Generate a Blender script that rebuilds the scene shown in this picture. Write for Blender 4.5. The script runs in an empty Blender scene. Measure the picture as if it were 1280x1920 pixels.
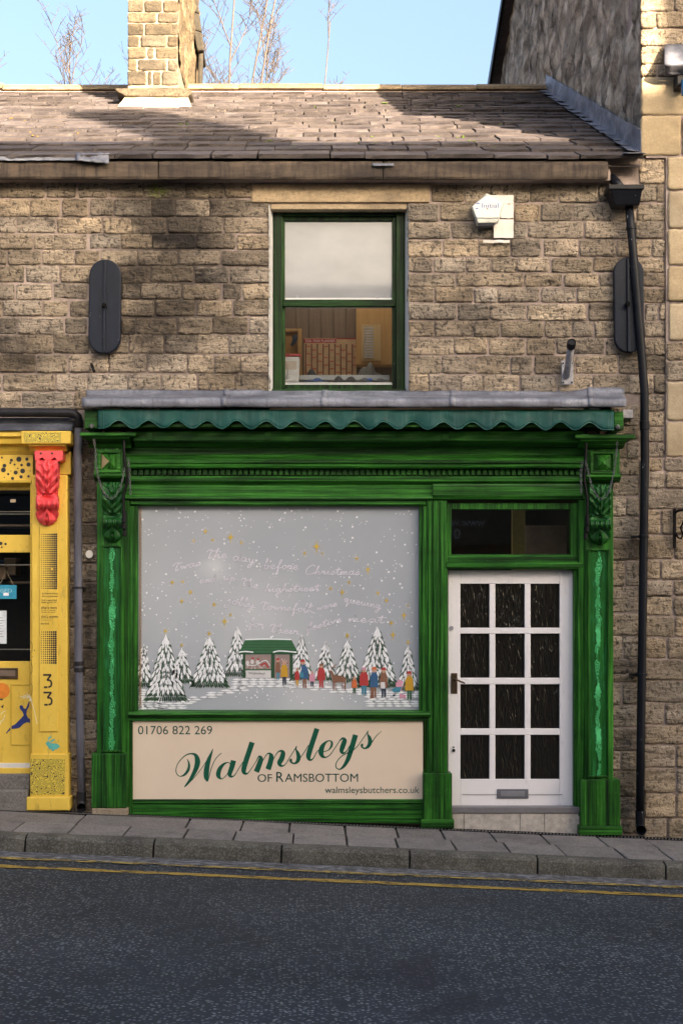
import bpy, bmesh, math, random
from mathutils import Vector, noise as mnoise
R = math.radians
rng = random.Random(7)
scene = bpy.context.scene
COL = scene.collection

# ------------------------------------------------------------------ camera
S, D, CX, HY, EZ = 0.0042, 11.0, 590.0, 1134.0, 1.705   # metres per photo pixel at the shopfront, camera distance, eye point
cam = bpy.data.cameras.new('camera'); camo = bpy.data.objects.new('camera', cam); COL.objects.link(camo)
camo.location = (0, -D, EZ); camo.rotation_euler = (R(90), 0, 0)
cam.sensor_width = 36; cam.sensor_fit = 'AUTO'; cam.lens = 36*D/(1920*S)
cam.shift_x = (640-CX)/1920; cam.shift_y = (HY-960)/1920
cam.clip_start = 0.05; cam.clip_end = 2000
scene.camera = camo
# ------------------------------------------------------------------ sky and sun
AZ, EL = R(31), R(13)        # sun stands to the right behind the photographer
world = bpy.data.worlds.new('World'); scene.world = world; world.use_nodes = True
wn = world.node_tree.nodes; wl = world.node_tree.links; wn.clear()
wo = wn.new('ShaderNodeOutputWorld'); bg = wn.new('ShaderNodeBackground'); sky = wn.new('ShaderNodeTexSky')
sky.sky_type = 'NISHITA'; sky.sun_disc = False; sky.sun_elevation = EL; sky.sun_rotation = R(180)-AZ
sky.air_density = 0.78; sky.dust_density = 10.0; sky.ozone_density = 1.15
bg.inputs[1].default_value = 0.115
wl.new(sky.outputs[0], bg.inputs[0]); wl.new(bg.outputs[0], wo.inputs[0])
sun = bpy.data.lights.new('sun', 'SUN'); suno = bpy.data.objects.new('sun', sun); COL.objects.link(suno)
sun.energy = 5.0; sun.angle = R(0.5); sun.color = (1.0, 0.80, 0.58)
sdir = Vector((-math.sin(AZ)*math.cos(EL), math.cos(AZ)*math.cos(EL), -math.sin(EL)))
suno.rotation_euler = sdir.to_track_quat('-Z', 'Y').to_euler(); suno.location = (8, -14, 12)
vs = scene.view_settings
vs.view_transform = 'Standard'; vs.look = 'None'; vs.exposure = 2.6; vs.gamma = 1; vs.use_curve_mapping = False
scene.render.engine = 'CYCLES'
scene.cycles.use_denoising = True; scene.cycles.max_bounces = 8; scene.cycles.transparent_max_bounces = 12
scene.cycles.sample_clamp_indirect = 6

# ------------------------------------------------------------------ helpers
def W(px, py, Y=0.0):
    """photo pixel on the plane at depth Y -> metres"""
    k = S*(D+Y)/D
    return ((px-CX)*k, Y, EZ+(HY-py)*k)
def X_(px, Y=0.0): return (px-CX)*S*(D+Y)/D
def Z_(py, Y=0.0): return EZ+(HY-py)*S*(D+Y)/D
def lin(c):
    return tuple(((v/255)/12.92 if v/255 <= .04045 else ((v/255+.055)/1.055)**2.4) for v in c)

class MB:
    def __init__(self): self.v = []; self.f = []; self.m = []
    def add(self, vs, fs, m=0):
        o = len(self.v); self.v += [tuple(p) for p in vs]
        for f in fs: self.f.append([i+o for i in f]); self.m.append(m)
        return self
    def box(self, x0, x1, y0, y1, z0, z1, m=0):
        if x0 > x1: x0, x1 = x1, x0
        if z0 > z1: z0, z1 = z1, z0
        if y0 > y1: y0, y1 = y1, y0
        return self.add([(x0,y0,z0),(x1,y0,z0),(x1,y1,z0),(x0,y1,z0),(x0,y0,z1),(x1,y0,z1),(x1,y1,z1),(x0,y1,z1)],
            [(0,3,2,1),(4,5,6,7),(0,1,5,4),(1,2,6,5),(2,3,7,6),(3,0,4,7)], m)
    def pbox(self, a, b, c, d, Yf, Yb, m=0):
        """box whose front face (depth Yf) covers photo pixels a..b, c..d"""
        return self.box(X_(a,Yf), X_(b,Yf), Yf, Yb, Z_(d,Yf), Z_(c,Yf), m)
    def prism_y(self, pts, y0, y1, m=0):      # pts (x,z) seen from the street
        n = len(pts)
        if sum(pts[i][0]*pts[(i+1)%n][1]-pts[(i+1)%n][0]*pts[i][1] for i in range(n)) < 0: pts = pts[::-1]
        vs = [(x,y0,z) for x,z in pts]+[(x,y1,z) for x,z in pts]
        fs = [tuple(range(n)), tuple(range(2*n-1,n-1,-1))]+[(i,i+n,(i+1)%n+n,(i+1)%n) for i in range(n)]
        return self.add(vs, fs, m)
    def prism_x(self, pts, x0, x1, m=0):      # pts (y,z)
        n = len(pts)
        vs = [(x0,y,z) for y,z in pts]+[(x1,y,z) for y,z in pts]
        fs = [tuple(range(n)), tuple(range(2*n-1,n-1,-1))]+[(i,i+n,(i+1)%n+n,(i+1)%n) for i in range(n)]
        return self.add(vs, fs, m)
    def prism_z(self, pts, z0, z1, m=0):      # pts (x,y)
        n = len(pts)
        vs = [(x,y,z0) for x,y in pts]+[(x,y,z1) for x,y in pts]
        fs = [tuple(range(n-1,-1,-1)), tuple(range(n,2*n))]+[(i,(i+1)%n,(i+1)%n+n,i+n) for i in range(n)]
        return self.add(vs, fs, m)
    def tube(self, pts, r, n=8, cap=True, m=0):
        pts = [Vector(p) for p in pts]; k = len(pts)
        rs = r if isinstance(r, (list, tuple)) else [r]*k
        vs = []; up = None
        for i, p in enumerate(pts):
            t = (pts[min(i+1,k-1)]-pts[max(i-1,0)])
            if t.length < 1e-9: t = Vector((0,0,1))
            t.normalize()
            if up is None:
                up = Vector((0,1,0)) if abs(t.y) < .9 else Vector((1,0,0))
            a = t.cross(up).normalized(); b = a.cross(t).normalized(); up = b
            for j in range(n):
                q = 2*math.pi*j/n
                vs.append(p+(a*math.cos(q)+b*math.sin(q))*rs[i])
        fs = [(i*n+j, i*n+(j+1)%n, (i+1)*n+(j+1)%n, (i+1)*n+j) for i in range(k-1) for j in range(n)]
        if cap: fs += [tuple(range(n-1,-1,-1)), tuple(range((k-1)*n, k*n))]
        return self.add(vs, fs, m)
    def grid(self, fn, nu, nv, m=0):
        vs = [fn(i/nu, j/nv) for j in range(nv+1) for i in range(nu+1)]
        w = nu+1
        return self.add(vs, [(j*w+i, j*w+i+1, (j+1)*w+i+1, (j+1)*w+i) for j in range(nv) for i in range(nu)], m)
    def flat(self, pts, Y, m=0):              # flat polygon in photo pixels on the plane Y
        p = [W(a, b, Y) for a, b in pts]; n = len(p)
        if sum(p[i][0]*p[(i+1)%n][2]-p[(i+1)%n][0]*p[i][2] for i in range(n)) < 0: p = p[::-1]
        return self.add(p, [tuple(range(n))], m)
    def disc(self, px, py, r, Y, n=10, m=0, sy=1.0):
        return self.flat([(px+r*math.cos(2*math.pi*i/n), py+sy*r*math.sin(2*math.pi*i/n)) for i in range(n)], Y, m)
    def stroke(self, pts, Y, m=0, w=None, sub=6):
        """ribbon through photo-pixel points (x, y, width)"""
        P = [(p[0], p[1], p[2] if len(p) > 2 else w) for p in pts]
        out = []; n = len(P)
        for i in range(n-1):
            p0, p1, p2, p3 = P[max(i-1,0)], P[i], P[i+1], P[min(i+2,n-1)]
            for s in range(sub):
                t = s/sub
                out.append([.5*((2*p1[c])+(-p0[c]+p2[c])*t+(2*p0[c]-5*p1[c]+4*p2[c]-p3[c])*t*t+(-p0[c]+3*p1[c]-3*p2[c]+p3[c])*t**3) for c in range(3)])
        out.append(list(P[-1])); L = []; Rr = []
        for i, p in enumerate(out):
            a = out[max(i-1,0)]; b = out[min(i+1,len(out)-1)]
            dx, dy = b[0]-a[0], b[1]-a[1]; l = math.hypot(dx, dy) or 1
            nx, ny = -dy/l, dx/l; h = max(p[2], .2)/2
            L.append(W(p[0]+nx*h, p[1]+ny*h, Y)); Rr.append(W(p[0]-nx*h, p[1]-ny*h, Y))
        k = len(out)
        return self.add(L+Rr, [(i, i+1, k+i+1, k+i) for i in range(k-1)], m)

WLOC = {}
def place(o, parent, loc):
    WLOC[o.name] = Vector(loc)
    if parent is not None:
        o.parent = parent; o.location = Vector(loc)-WLOC[parent.name]
    else: o.location = loc
def obj(name, mb, mats, parent=None, bevel=0, smooth=False, solid=0, seg=2):
    if not isinstance(mats, (list, tuple)): mats = [mats]
    xs, ys, zs = zip(*mb.v)
    c = Vector(((min(xs)+max(xs))/2, (min(ys)+max(ys))/2, min(zs)))
    me = bpy.data.meshes.new(name)
    me.from_pydata([(p[0]-c.x, p[1]-c.y, p[2]-c.z) for p in mb.v], [], mb.f)
    for mt in mats: me.materials.append(mt)
    if len(mats) > 1: me.polygons.foreach_set('material_index', mb.m)
    if smooth: me.polygons.foreach_set('use_smooth', [True]*len(me.polygons))
    me.update()
    o = bpy.data.objects.new(name, me); COL.objects.link(o)
    place(o, parent, c)
    if solid:
        md = o.modifiers.new('s', 'SOLIDIFY'); md.thickness = solid; md.offset = 0
    if bevel:
        md = o.modifiers.new('b', 'BEVEL'); md.width = bevel; md.segments = seg; md.limit_method = 'ANGLE'; md.angle_limit = R(40)
    return o
def tag(o, label, cat, group=None):
    o['label'] = label; o['category'] = cat
    if group: o['group'] = group
    return o
def thing(name, label, cat, loc, group=None):
    o = bpy.data.objects.new(name, None); COL.objects.link(o); o.empty_display_size = .2
    place(o, None, loc); return tag(o, label, cat, group)
def kind(o, k): o['kind'] = k; return o

FONT = None
def text(name, s, box, Y, mat, parent, mirror=False, sp=1.0):
    """lettering fitted to photo-pixel box (x0, x1, y_top, y_bottom) on plane Y"""
    cu = bpy.data.curves.new('t', 'FONT'); cu.body = s; cu.space_character = sp; cu.resolution_u = 4
    to = bpy.data.objects.new('t', cu); COL.objects.link(to)
    bpy.context.view_layer.update()
    me = bpy.data.meshes.new_from_object(to.evaluated_get(bpy.context.evaluated_depsgraph_get()))
    bpy.data.objects.remove(to)
    co = [v.co for v in me.vertices]
    x0, x1 = min(v.x for v in co), max(v.x for v in co); y0, y1 = min(v.y for v in co), max(v.y for v in co)
    mb = MB(); vs = []
    for v in co:
        t = (v.x-x0)/(x1-x0); u = (v.y-y0)/(y1-y0)
        if mirror: t = 1-t
        vs.append(W(box[0]+t*(box[1]-box[0]), box[3]+u*(box[2]-box[3]), Y))
    mb.add(vs, [tuple(p.vertices) for p in me.polygons])
    bpy.data.meshes.remove(me)
    return obj(name, mb, mat, parent)

# ------------------------------------------------------------------ materials
class N:
    def __init__(self, name):
        self.mat = bpy.data.materials.new(name); self.mat.use_nodes = True
        self.t = self.mat.node_tree; self.t.nodes.clear()
        self.out = self.n('OutputMaterial'); self.b = self.n('BsdfPrincipled'); self.l(self.b.outputs[0], self.out.inputs[0])
        self.pos = self.n('NewGeometry').outputs['Position']; self.rnd = None
    def n(self, t, **k):
        x = self.t.nodes.new('ShaderNode'+t)
        for a, b in k.items(): setattr(x, a, b)
        return x
    def l(self, a, b): self.t.links.new(a, b)
    def set(self, sock, v):
        if hasattr(v, 'is_linked') or hasattr(v, 'links'): self.l(v, sock)
        else:
            if isinstance(v, (tuple, list)) and len(v) == 3 and sock.type == 'RGBA': v = (*v, 1)
            sock.default_value = v
    def map(self, sc, loc=(0,0,0), rot=(0,0,0), src=None):
        m = self.n('Mapping'); self.l(src or self.pos, m.inputs[0])
        m.inputs['Location'].default_value = loc; m.inputs['Scale'].default_value = sc if isinstance(sc, tuple) else (sc,)*3
        m.inputs['Rotation'].default_value = rot
        return m.outputs[0]
    def noise(self, sc, detail=4, rough=.6, dist=0, loc=(0,0,0), src=None):
        t = self.n('TexNoise'); self.l(self.map(sc, loc, src=src), t.inputs['Vector'])
        t.inputs['Scale'].default_value = 1; t.inputs['Detail'].default_value = detail; t.inputs['Roughness'].default_value = rough
        t.inputs['Distortion'].default_value = dist
        return t.outputs[0]
    def vor(self, sc, feature='F1', out='Distance', src=None):
        t = self.n('TexVoronoi', feature=feature); self.l(self.map(sc, src=src), t.inputs['Vector']); t.inputs['Scale'].default_value = 1
        return t.outputs[out]
    def ramp(self, f, stops):
        r = self.n('ValToRGB'); self.l(f, r.inputs[0]); e = r.color_ramp.elements
        while len(e) > 1: e.remove(e[0])
        e[0].position = stops[0][0]; e[0].color = (*c3(stops[0][1]), 1)
        for p, c in stops[1:]:
            x = e.new(p); x.color = (*c3(c), 1)
        return r.outputs[0]
    def math(self, op, a, b=0.0, clamp=False):
        m = self.n('Math', operation=op, use_clamp=clamp); self.set(m.inputs[0], a); self.set(m.inputs[1], b); return m.outputs[0]
    def mix(self, f, a, b, mode='MIX'):
        m = self.n('Mix', data_type='RGBA', blend_type=mode); self.set(m.inputs[0], f); self.set(m.inputs[6], a); self.set(m.inputs[7], b); return m.outputs[2]
    def random(self):
        if self.rnd is None: self.rnd = self.n('ObjectInfo').outputs['Random']
        return self.rnd
    def rand_tint(self, col, lo=.75, hi=1.2, key=1.0):
        r = self.math('FRACT', self.math('MULTIPLY', self.random(), key*7.13))
        v = self.math('MULTIPLY_ADD', r, hi-lo); v.node.inputs[2].default_value = lo
        return self.mix(1.0, col, self.comb(v, v, v), 'MULTIPLY')
    def comb(self, a, b, c):
        k = self.n('CombineXYZ'); self.set(k.inputs[0], a); self.set(k.inputs[1], b); self.set(k.inputs[2], c); return k.outputs[0]
    def sep(self, src=None):
        s = self.n('SeparateXYZ'); self.l(src or self.pos, s.inputs[0]); return s.outputs
    def blob(self, px, py, rx, rz, Y=0.0):
        """soft elliptical patch round a place on the facade (0..1)"""
        x, _, z = self.sep()
        a = self.math('DIVIDE', self.math('SUBTRACT', x, X_(px, Y)), rx*S); b = self.math('DIVIDE', self.math('SUBTRACT', z, Z_(py, Y)), rz*S)
        r = self.math('SQRT', self.math('ADD', self.math('MULTIPLY', a, a), self.math('MULTIPLY', b, b)))
        return self.math('SUBTRACT', 1.0, r, True)
    def bump(self, h, strength=.4, dist=.01):
        b = self.n('Bump'); self.l(h, b.inputs['Height']); b.inputs['Strength'].default_value = strength; b.inputs['Distance'].default_value = dist
        self.l(b.outputs[0], self.b.inputs['Normal']); return b
    def fin(self, col, rough=.7, metal=0, spec=None, coat=0):
        self.set(self.b.inputs['Base Color'], col); self.set(self.b.inputs['Roughness'], rough); self.b.inputs['Metallic'].default_value = metal
        if spec is not None: self.b.inputs['Specular IOR Level'].default_value = spec
        if coat: self.b.inputs['Coat Weight'].default_value = coat; self.b.inputs['Coat Roughness'].default_value = .05
        return self.mat
def c3(c):
    if isinstance(c, (int, float)): return (c, c, c)
    return lin(c) if max(c) > 1.0 else tuple(c)
def simple(name, c, rough=.6, var=.15, sc=18, bump=0, metal=0, spec=None, coat=0):
    n = N(name); a = c3(c)
    col = n.ramp(n.noise(sc, 5), [(.3, tuple(v*(1-var) for v in a)), (.7, tuple(min(1, v*(1+var)) for v in a))])
    if bump: n.bump(n.noise(sc*4, 4), bump, .004)
    return n.fin(col, rough, metal, spec, coat)
M = {}
def mk_stone(name, light, dark, soot_shade, rough_face=1.0, stains=(), tint=(.72, 1.18)):
    n = N(name)
    big = n.noise((3, 3, 6), 3, .6)
    col = n.ramp(big, [(.35, dark), (.65, light)])
    col = n.rand_tint(col, *tint)
    hue = n.math('FRACT', n.math('MULTIPLY', n.random(), 31.7))
    col = n.mix(n.math('MULTIPLY', hue, .6), col, n.mix(1.0, col, (1.08, .97, .76), 'MULTIPLY'))
    grey = n.math('GREATER_THAN', n.math('FRACT', n.math('MULTIPLY', n.random(), 53.1)), .72)
    col = n.mix(n.math('MULTIPLY', grey, .55), col, n.mix(1.0, col, (.80, .84, .88), 'MULTIPLY'))
    fine = n.noise((55, 55, 75), 6, .72)
    lay = n.noise((9, 9, 55), 5, .65, .6)
    pits = n.noise((38, 38, 30), 4, .6, .3, (3, 1, 2))
    col = n.mix(n.math('MULTIPLY', n.ramp(lay, [(.37, 1.0), (.46, 0.0)]), .62*min(1, rough_face+.15)), col, soot_shade)  # hollows of the bump darkened: shade under ledges put into the colour
    col = n.mix(n.math('MULTIPLY', n.ramp(pits, [(.37, 1.0), (.46, 0.0)]), .78*min(1, rough_face+.15)), col, soot_shade)  # pits too carry their shade in the colour
    sp = n.noise((120, 120, 120), 3, .6)
    col = n.mix(n.math('MULTIPLY', n.ramp(sp, [(.30, 1.0), (.42, 0.0)]), .45), col, soot_shade)
    col = n.mix(n.math('MULTIPLY', n.ramp(fine, [(.42, 0.0), (.68, 1.0)]), .5), col, n.mix(1.0, col, (1.5, 1.48, 1.45), 'MULTIPLY'))  # bump crests lightened, light on the relief painted into the colour
    patch = n.noise((2.2, 2.2, 4.5), 4, .65, .3, (5, 2, 1))
    col = n.mix(n.math('MULTIPLY', n.ramp(patch, [(.48, 0.0), (.68, 1.0)]), .55), col, soot_shade)
    if stains:
        s = None
        for a in stains:
            k = n.blob(*a[:4]); k = n.math('MULTIPLY', k, a[4]); s = k if s is None else n.math('MAXIMUM', s, k)
        s = n.math('MULTIPLY', n.math('MULTIPLY', s, n.ramp(n.noise((6, 6, 9), 4), [(.3, .45), (.6, 1.0)])), 1.9, True)
        pr_ = n.math('FRACT', n.math('MULTIPLY', n.random(), 91.7))
        s = n.math('MULTIPLY', s, n.math('MULTIPLY_ADD', pr_, .5)); s.node.inputs[1].links[0].from_node.inputs[2].default_value = .56
        col = n.mix(s, col, (.030, .026, .024))
        g = n.blob(296, 352, 26, 20)
        col = n.mix(n.math('MULTIPLY', g, n.ramp(n.noise(40, 4), [(.42, 0.0), (.55, 1.0)])), col, (.12, .16, .02))
    h = n.math('ADD', n.math('MULTIPLY', lay, .7*rough_face), n.math('ADD', n.math('MULTIPLY', pits, .9*rough_face), n.math('MULTIPLY', fine, .55)))
    n.bump(h, 1.0, .030*rough_face)
    return n.fin(col, .92, spec=.2)
stn = [(310, 400, 150, 150, 1.0), (325, 520, 150, 170, .95), (285, 600, 110, 130, .8), (390, 380, 90, 50, .7), (160, 350, 70, 26, .4), (290, 650, 110, 60, .5),
       (40, 660, 130, 60, .5), (440, 690, 80, 60, .35), (850, 600, 110, 60, .3), (1180, 1500, 60, 120, .35), (165, 1100, 20, 420, .55)]
M['stone'] = mk_stone('sandstone', (.50, .42, .335), (.33, .278, .225), (.055, .048, .044), 1.0, stn, (.60, 1.22))
M['stone_r'] = mk_stone('sandstone_pale', (.42, .35, .275), (.30, .25, .20), (.09, .07, .05), .9, tint=(.85, 1.15))
M['ashlar'] = mk_stone('ashlar', (.42, .35, .255), (.36, .30, .215), (.25, .19, .12), .12, tint=(.88, 1.12))
M['chim'] = mk_stone('chimney_stone', (.135, .112, .082), (.068, .058, .045), (.035, .03, .024), .6, tint=(.7, 1.2))
def mk_cornice():
    n = N('cornice_stone')
    col = n.ramp(n.noise((1.2, 1.2, 7), 4, .7), [(.3, (.045, .036, .032)), (.5, (.085, .066, .052)), (.72, (.15, .115, .085))])
    st = n.noise((22, 22, 2.5), 4, .7)
    col = n.mix(n.math('MULTIPLY', n.ramp(st, [(.45, 0.0), (.65, 1.0)]), .75), col, (.035, .03, .03))
    col = n.mix(n.math('MULTIPLY', n.ramp(n.noise((2.5, 2.5, 2.5), 5, .7), [(.5, 0.0), (.62, 1.0)]), .6), col, (.04, .033, .03))
    n.bump(n.noise(60, 6, .7), .5, .008)
    return n.fin(col, .9, spec=.2)
M['cornice'] = mk_cornice()
M['lintel'] = mk_stone('lintel_stone', (.40, .325, .24), (.31, .25, .18), (.12, .10, .08), .3)
def mk_mortar(name, c, stains=()):
    n = N(name); a = c3(c)
    col = n.ramp(n.noise(9, 5, .7), [(.3, tuple(v*.62 for v in a)), (.7, a)])
    col = n.mix(n.math('MULTIPLY', n.ramp(n.noise((3, 3, 3), 4), [(.5, 0.0), (.7, 1.0)]), .6), col, (.07, .058, .052))
    for st in stains:
        col = n.mix(n.math('MULTIPLY', n.math('MULTIPLY', n.blob(*st[:4]), st[4]*1.6, True), .8), col, (.05, .042, .038))
    n.bump(n.noise(90, 5, .7), .6, .008); return n.fin(col, .95, spec=.1)
M['mortar'] = mk_mortar('mortar', (.46, .37, .33), stn)
M['mortar_pale'] = mk_mortar('mortar_pale', (.33, .265, .19))
def mk_slate():
    n = N('stone_slate')
    col = n.ramp(n.noise((4, 4, 4), 4, .65), [(.3, (.070, .060, .060)), (.7, (.122, .104, .098))])
    col = n.rand_tint(col, .68, 1.25)
    hue = n.math('FRACT', n.math('MULTIPLY', n.random(), 17.3))
    col = n.mix(n.math('MULTIPLY', hue, .5), col, n.mix(1.0, col, (.86, .92, 1.08), 'MULTIPLY'))
    sp = n.noise(26, 5, .7)
    col = n.mix(n.math('MULTIPLY', n.ramp(sp, [(.55, 0.0), (.68, 1.0)]), .4), col, (.22, .19, .15))
    col = n.mix(n.math('MULTIPLY', n.ramp(n.noise(13, 5, .7, loc=(4, 4, 1)), [(.56, 0.0), (.66, 1.0)]), .55), col, (.055, .05, .05))
    n.bump(n.noise((30, 30, 30), 5, .7), .5, .008); return n.fin(col, .9, spec=.06)
M['slate'] = mk_slate()
def mk_gable():
    n = N('rubble_gable')
    v = n.n('TexVoronoi', feature='F1'); n.l(n.map((3.0, 2.0, 2.6), rot=(R(38), 0, 0)), v.inputs['Vector']); v.inputs['Scale'].default_value = 1.6
    base = n.noise((5, 3.2, 3.2), 6, .75, .8)
    col = n.ramp(base, [(.34, (.05, .043, .038)), (.48, (.42, .34, .26)), (.62, (.80, .71, .59))])
    vg = n.sep(v.outputs['Color'])[0]
    col = n.mix(.40, col, n.mix(1.0, n.comb(vg, vg, vg), (.95, .82, .67), 'MULTIPLY'))
    col = n.mix(n.math('MULTIPLY', n.ramp(v.outputs['Distance'], [(.34, 0.0), (.6, 1.0)]), .55), col, (.04, .034, .03))
    fine = n.noise((24, 10, 10), 6, .75)
    col = n.mix(n.math('MULTIPLY', n.ramp(fine, [(.55, 0.0), (.7, 1.0)]), .5), col, (.42, .37, .30))
    n.bump(n.math('ADD', n.math('MULTIPLY', fine, .5), n.math('SUBTRACT', base, n.math('MULTIPLY', v.outputs['Distance'], .6))), .9, .06)
    return n.fin(col, .95, spec=.1)
M['gable'] = mk_gable()
def mk_green(name, sc, bright=1.0, spots=True):
    n = N(name)
    a = n.noise(sc, 5, .72); b = n.noise(tuple(v*.3 for v in sc), 3, .6, loc=(3, 7, 2))
    f = n.math('ADD', n.math('MULTIPLY', a, .62), n.math('MULTIPLY', b, .38))
    k = bright
    col = n.ramp(f, [(.33, (.0015*k, .007*k, .002*k)), (.44, (.006*k, .034*k, .005*k)), (.52, (.016*k, .092*k, .010*k)), (.60, (.036*k, .165*k, .020*k)), (.74, (.11*k, .34*k, .065*k))])
    col = n.rand_tint(col, .82, 1.15)
    pw = n.noise((3.2, 3.2, 3.2), 4, .65, loc=(2, 9, 4))
    col = n.mix(n.math('MULTIPLY', n.ramp(pw, [(.52, 0.0), (.66, 1.0)]), .45), col, n.mix(1.0, col, (1.9, 1.55, 1.7), 'MULTIPLY'))
    col = n.mix(n.math('MULTIPLY', n.ramp(pw, [(.34, 1.0), (.46, 0.0)]), .5), col, n.mix(1.0, col, (.4, .4, .45), 'MULTIPLY'))
    w = n.noise(45, 5, .7)
    if spots: col = n.mix(n.math('MULTIPLY', n.ramp(w, [(.66, 0.0), (.72, 1.0)]), .45), col, (.22, .30, .20))
    n.bump(a, .25, .003)
    return n.fin(col, n.ramp(a, [(.3, .55), (.7, .38)]), spec=.18)
M['green_h'] = mk_green('green_paint_along', (1.6, 60, 75), 1.15)
M['green_v'] = mk_green('green_paint_upright', (75, 60, 1.6), 1.15)
M['green_dark_v'] = mk_green('sash_paint', (60, 60, 2.2), .32)
M['green_dark_h'] = mk_green('sash_paint_along', (2.2, 60, 60), .32)
def mk_green_carved():
    n = N('green_paint_carved')
    p = n.n('NewGeometry').outputs['Pointiness']
    f = n.math('ADD', n.math('MULTIPLY', n.noise(30, 5, .7), .5), .25)
    col = n.ramp(f, [(.35, (.003, .022, .005)), (.55, (.010, .095, .012)), (.7, (.035, .22, .04))])
    col = n.mix(n.math('MULTIPLY', n.ramp(p, [(.52, 0.0), (.60, 1.0)]), .6), col, (.16, .30, .20))
    return n.fin(col, .35, spec=.3)
M['green_c'] = mk_green_carved()
def mk_grainpanel(name, cx, seed):
    """dark green panel with a mint streak dragged into a wood-grain figure"""
    n = N(name)
    x, y, z = n.sep()
    a = n.noise((60, 60, 1.8), 5, .7)
    col = n.ramp(a, [(.3, (.004, .030, .007)), (.5, (.009, .085, .012)), (.7, (.02, .16, .024))])
    wob = n.math('MULTIPLY', n.math('SUBTRACT', n.noise((0.01, .01, 3.0), 4, .6, loc=(seed, 0, seed)), .5), .085)
    wid = n.math('MULTIPLY_ADD', n.noise((.01, .01, 5.0), 5, .72, loc=(0, seed, seed*2)), .085); wid.node.inputs[2].default_value = -.026
    d_ = n.math('ADD', n.math('SUBTRACT', x, cx), wob)
    u = n.math('ABSOLUTE', d_)
    edge = n.math('MULTIPLY', n.math('SUBTRACT', n.noise((70, 70, 22), 5, .78), .5), .055)
    m = n.math('GREATER_THAN', n.math('ADD', wid, edge), u)
    arch = n.math('ADD', z, n.math('MULTIPLY', n.math('MULTIPLY', d_, d_), 130.0))
    ph = n.math('ADD', arch, n.math('MULTIPLY', n.noise((9, .01, 1.7), 3, .6, loc=(seed, 1, 1)), .9))
    rings = n.math('SINE', n.math('MULTIPLY', ph, 260.0))
    where = n.ramp(n.noise((.01, .01, 3.2), 2, loc=(seed*3, 1, seed)), [(.34, 0.0), (.42, 1.0)])
    gaps = n.math('MULTIPLY', n.ramp(rings, [(.30, 1.0), (.45, 0.0)]), where)
    m = n.math('MULTIPLY', m, n.math('SUBTRACT', 1.0, n.math('MULTIPLY', gaps, .9)))
    col = n.mix(n.math('MULTIPLY', m, .95), col, n.mix(n.noise(25, 3), (.07, .46, .15), (.14, .70, .30)))
    hz = n.math('MULTIPLY', n.ramp(n.noise((30, 30, 7), 4, .7, loc=(seed, 2, 3)), [(.52, 0.0), (.7, 1.0)]), .35)
    col = n.mix(hz, col, (.03, .24, .10))
    n.bump(a, .2, .003); return n.fin(col, .45, spec=.2)
def mk_yellow():
    n = N('yellow_paint')
    col = n.ramp(n.noise((5, 5, 2.5), 4, .65), [(.3, (.66, .43, .050)), (.7, (.80, .55, .085))])
    dirt = n.noise((16, 16, 5), 5, .75, loc=(1, 4, 2))
    col = n.mix(n.math('MULTIPLY', n.ramp(dirt, [(.58, 0.0), (.75, 1.0)]), .55), col, (.10, .075, .03))
    ch = n.noise(38, 5, .7, loc=(8, 2, 2)); x, y, z = n.sep()
    low = n.math('MULTIPLY', n.ramp(ch, [(.66, 0.0), (.69, 1.0)]), .9)
    col = n.mix(low, col, (.12, .08, .045))
    n.bump(n.noise((30, 30, 12), 5), .15, .004); return n.fin(col, .5, spec=.4)
M['yellow'] = mk_yellow()
M['yellow_dk'] = simple('yellow_paint_deep', (.56, .38, .035), .5, .2)
def mk_laby():
    n = N('labyrinth_print')
    f = n.noise((13, 13, 13), 2, .5, .0)
    f2 = n.noise((6, 6, 6), 1, .5, loc=(3, 3, 1))
    s = n.math('SINE', n.math('MULTIPLY', n.math('ADD', f, n.math('MULTIPLY', f2, .6)), 120.0))
    col = n.mix(n.ramp(s, [(.52, 0.0), (.64, 1.0)]), (.66, .50, .06), (.025, .022, .018))
    return n.fin(col, .55)
M['laby'] = mk_laby()
M['coral'] = simple('coral_paint', (.80, .075, .085), .45, .14, 25, .2)
M['black_print'] = simple('black_print', (.022, .02, .018), .6)
M['lead'] = None
def mk_lead(name, k=1.0):
    n = N(name)
    col = n.ramp(n.noise((3, 3, 7), 5, .7), [(.3, (.09*k, .095*k, .12*k)), (.52, (.19*k, .20*k, .24*k)), (.72, (.38*k, .39*k, .44*k))])
    st = n.noise((35, 35, 3), 5, .7)
    col = n.mix(n.math('MULTIPLY', n.ramp(st, [(.5, 0.0), (.68, 1.0)]), .5), col, (.07, .07, .085))
    n.bump(n.noise(22, 5), .3, .008); return n.fin(col, .55, .35)
M['lead'] = mk_lead('lead_sheet'); M['lead_dk'] = mk_lead('lead_sheet_dark', .42)
def mk_awning():
    n = N('awning_cloth')
    col = n.ramp(n.noise((5, 5, 3), 4, .6), [(.3, (.004, .050, .044)), (.7, (.007, .080, .068))])
    st = n.noise((28, 20, 1.2), 5, .75)
    col = n.mix(n.math('MULTIPLY', n.ramp(st, [(.52, 0.0), (.70, 1.0)]), .6), col, (.065, .12, .11))
    dk = n.noise((7, 7, 10), 5, .7, loc=(2, 2, 2))
    col = n.mix(n.math('MULTIPLY', n.ramp(dk, [(.55, 0.0), (.72, 1.0)]), .55), col, (.012, .028, .022))
    n.bump(n.noise((6, 6, 3), 3), .35, .02); return n.fin(col, .62, spec=.3)
M['awning'] = mk_awning()
M['awning_hem'] = simple('awning_hem', (.025, .12, .10), .6)
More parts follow.
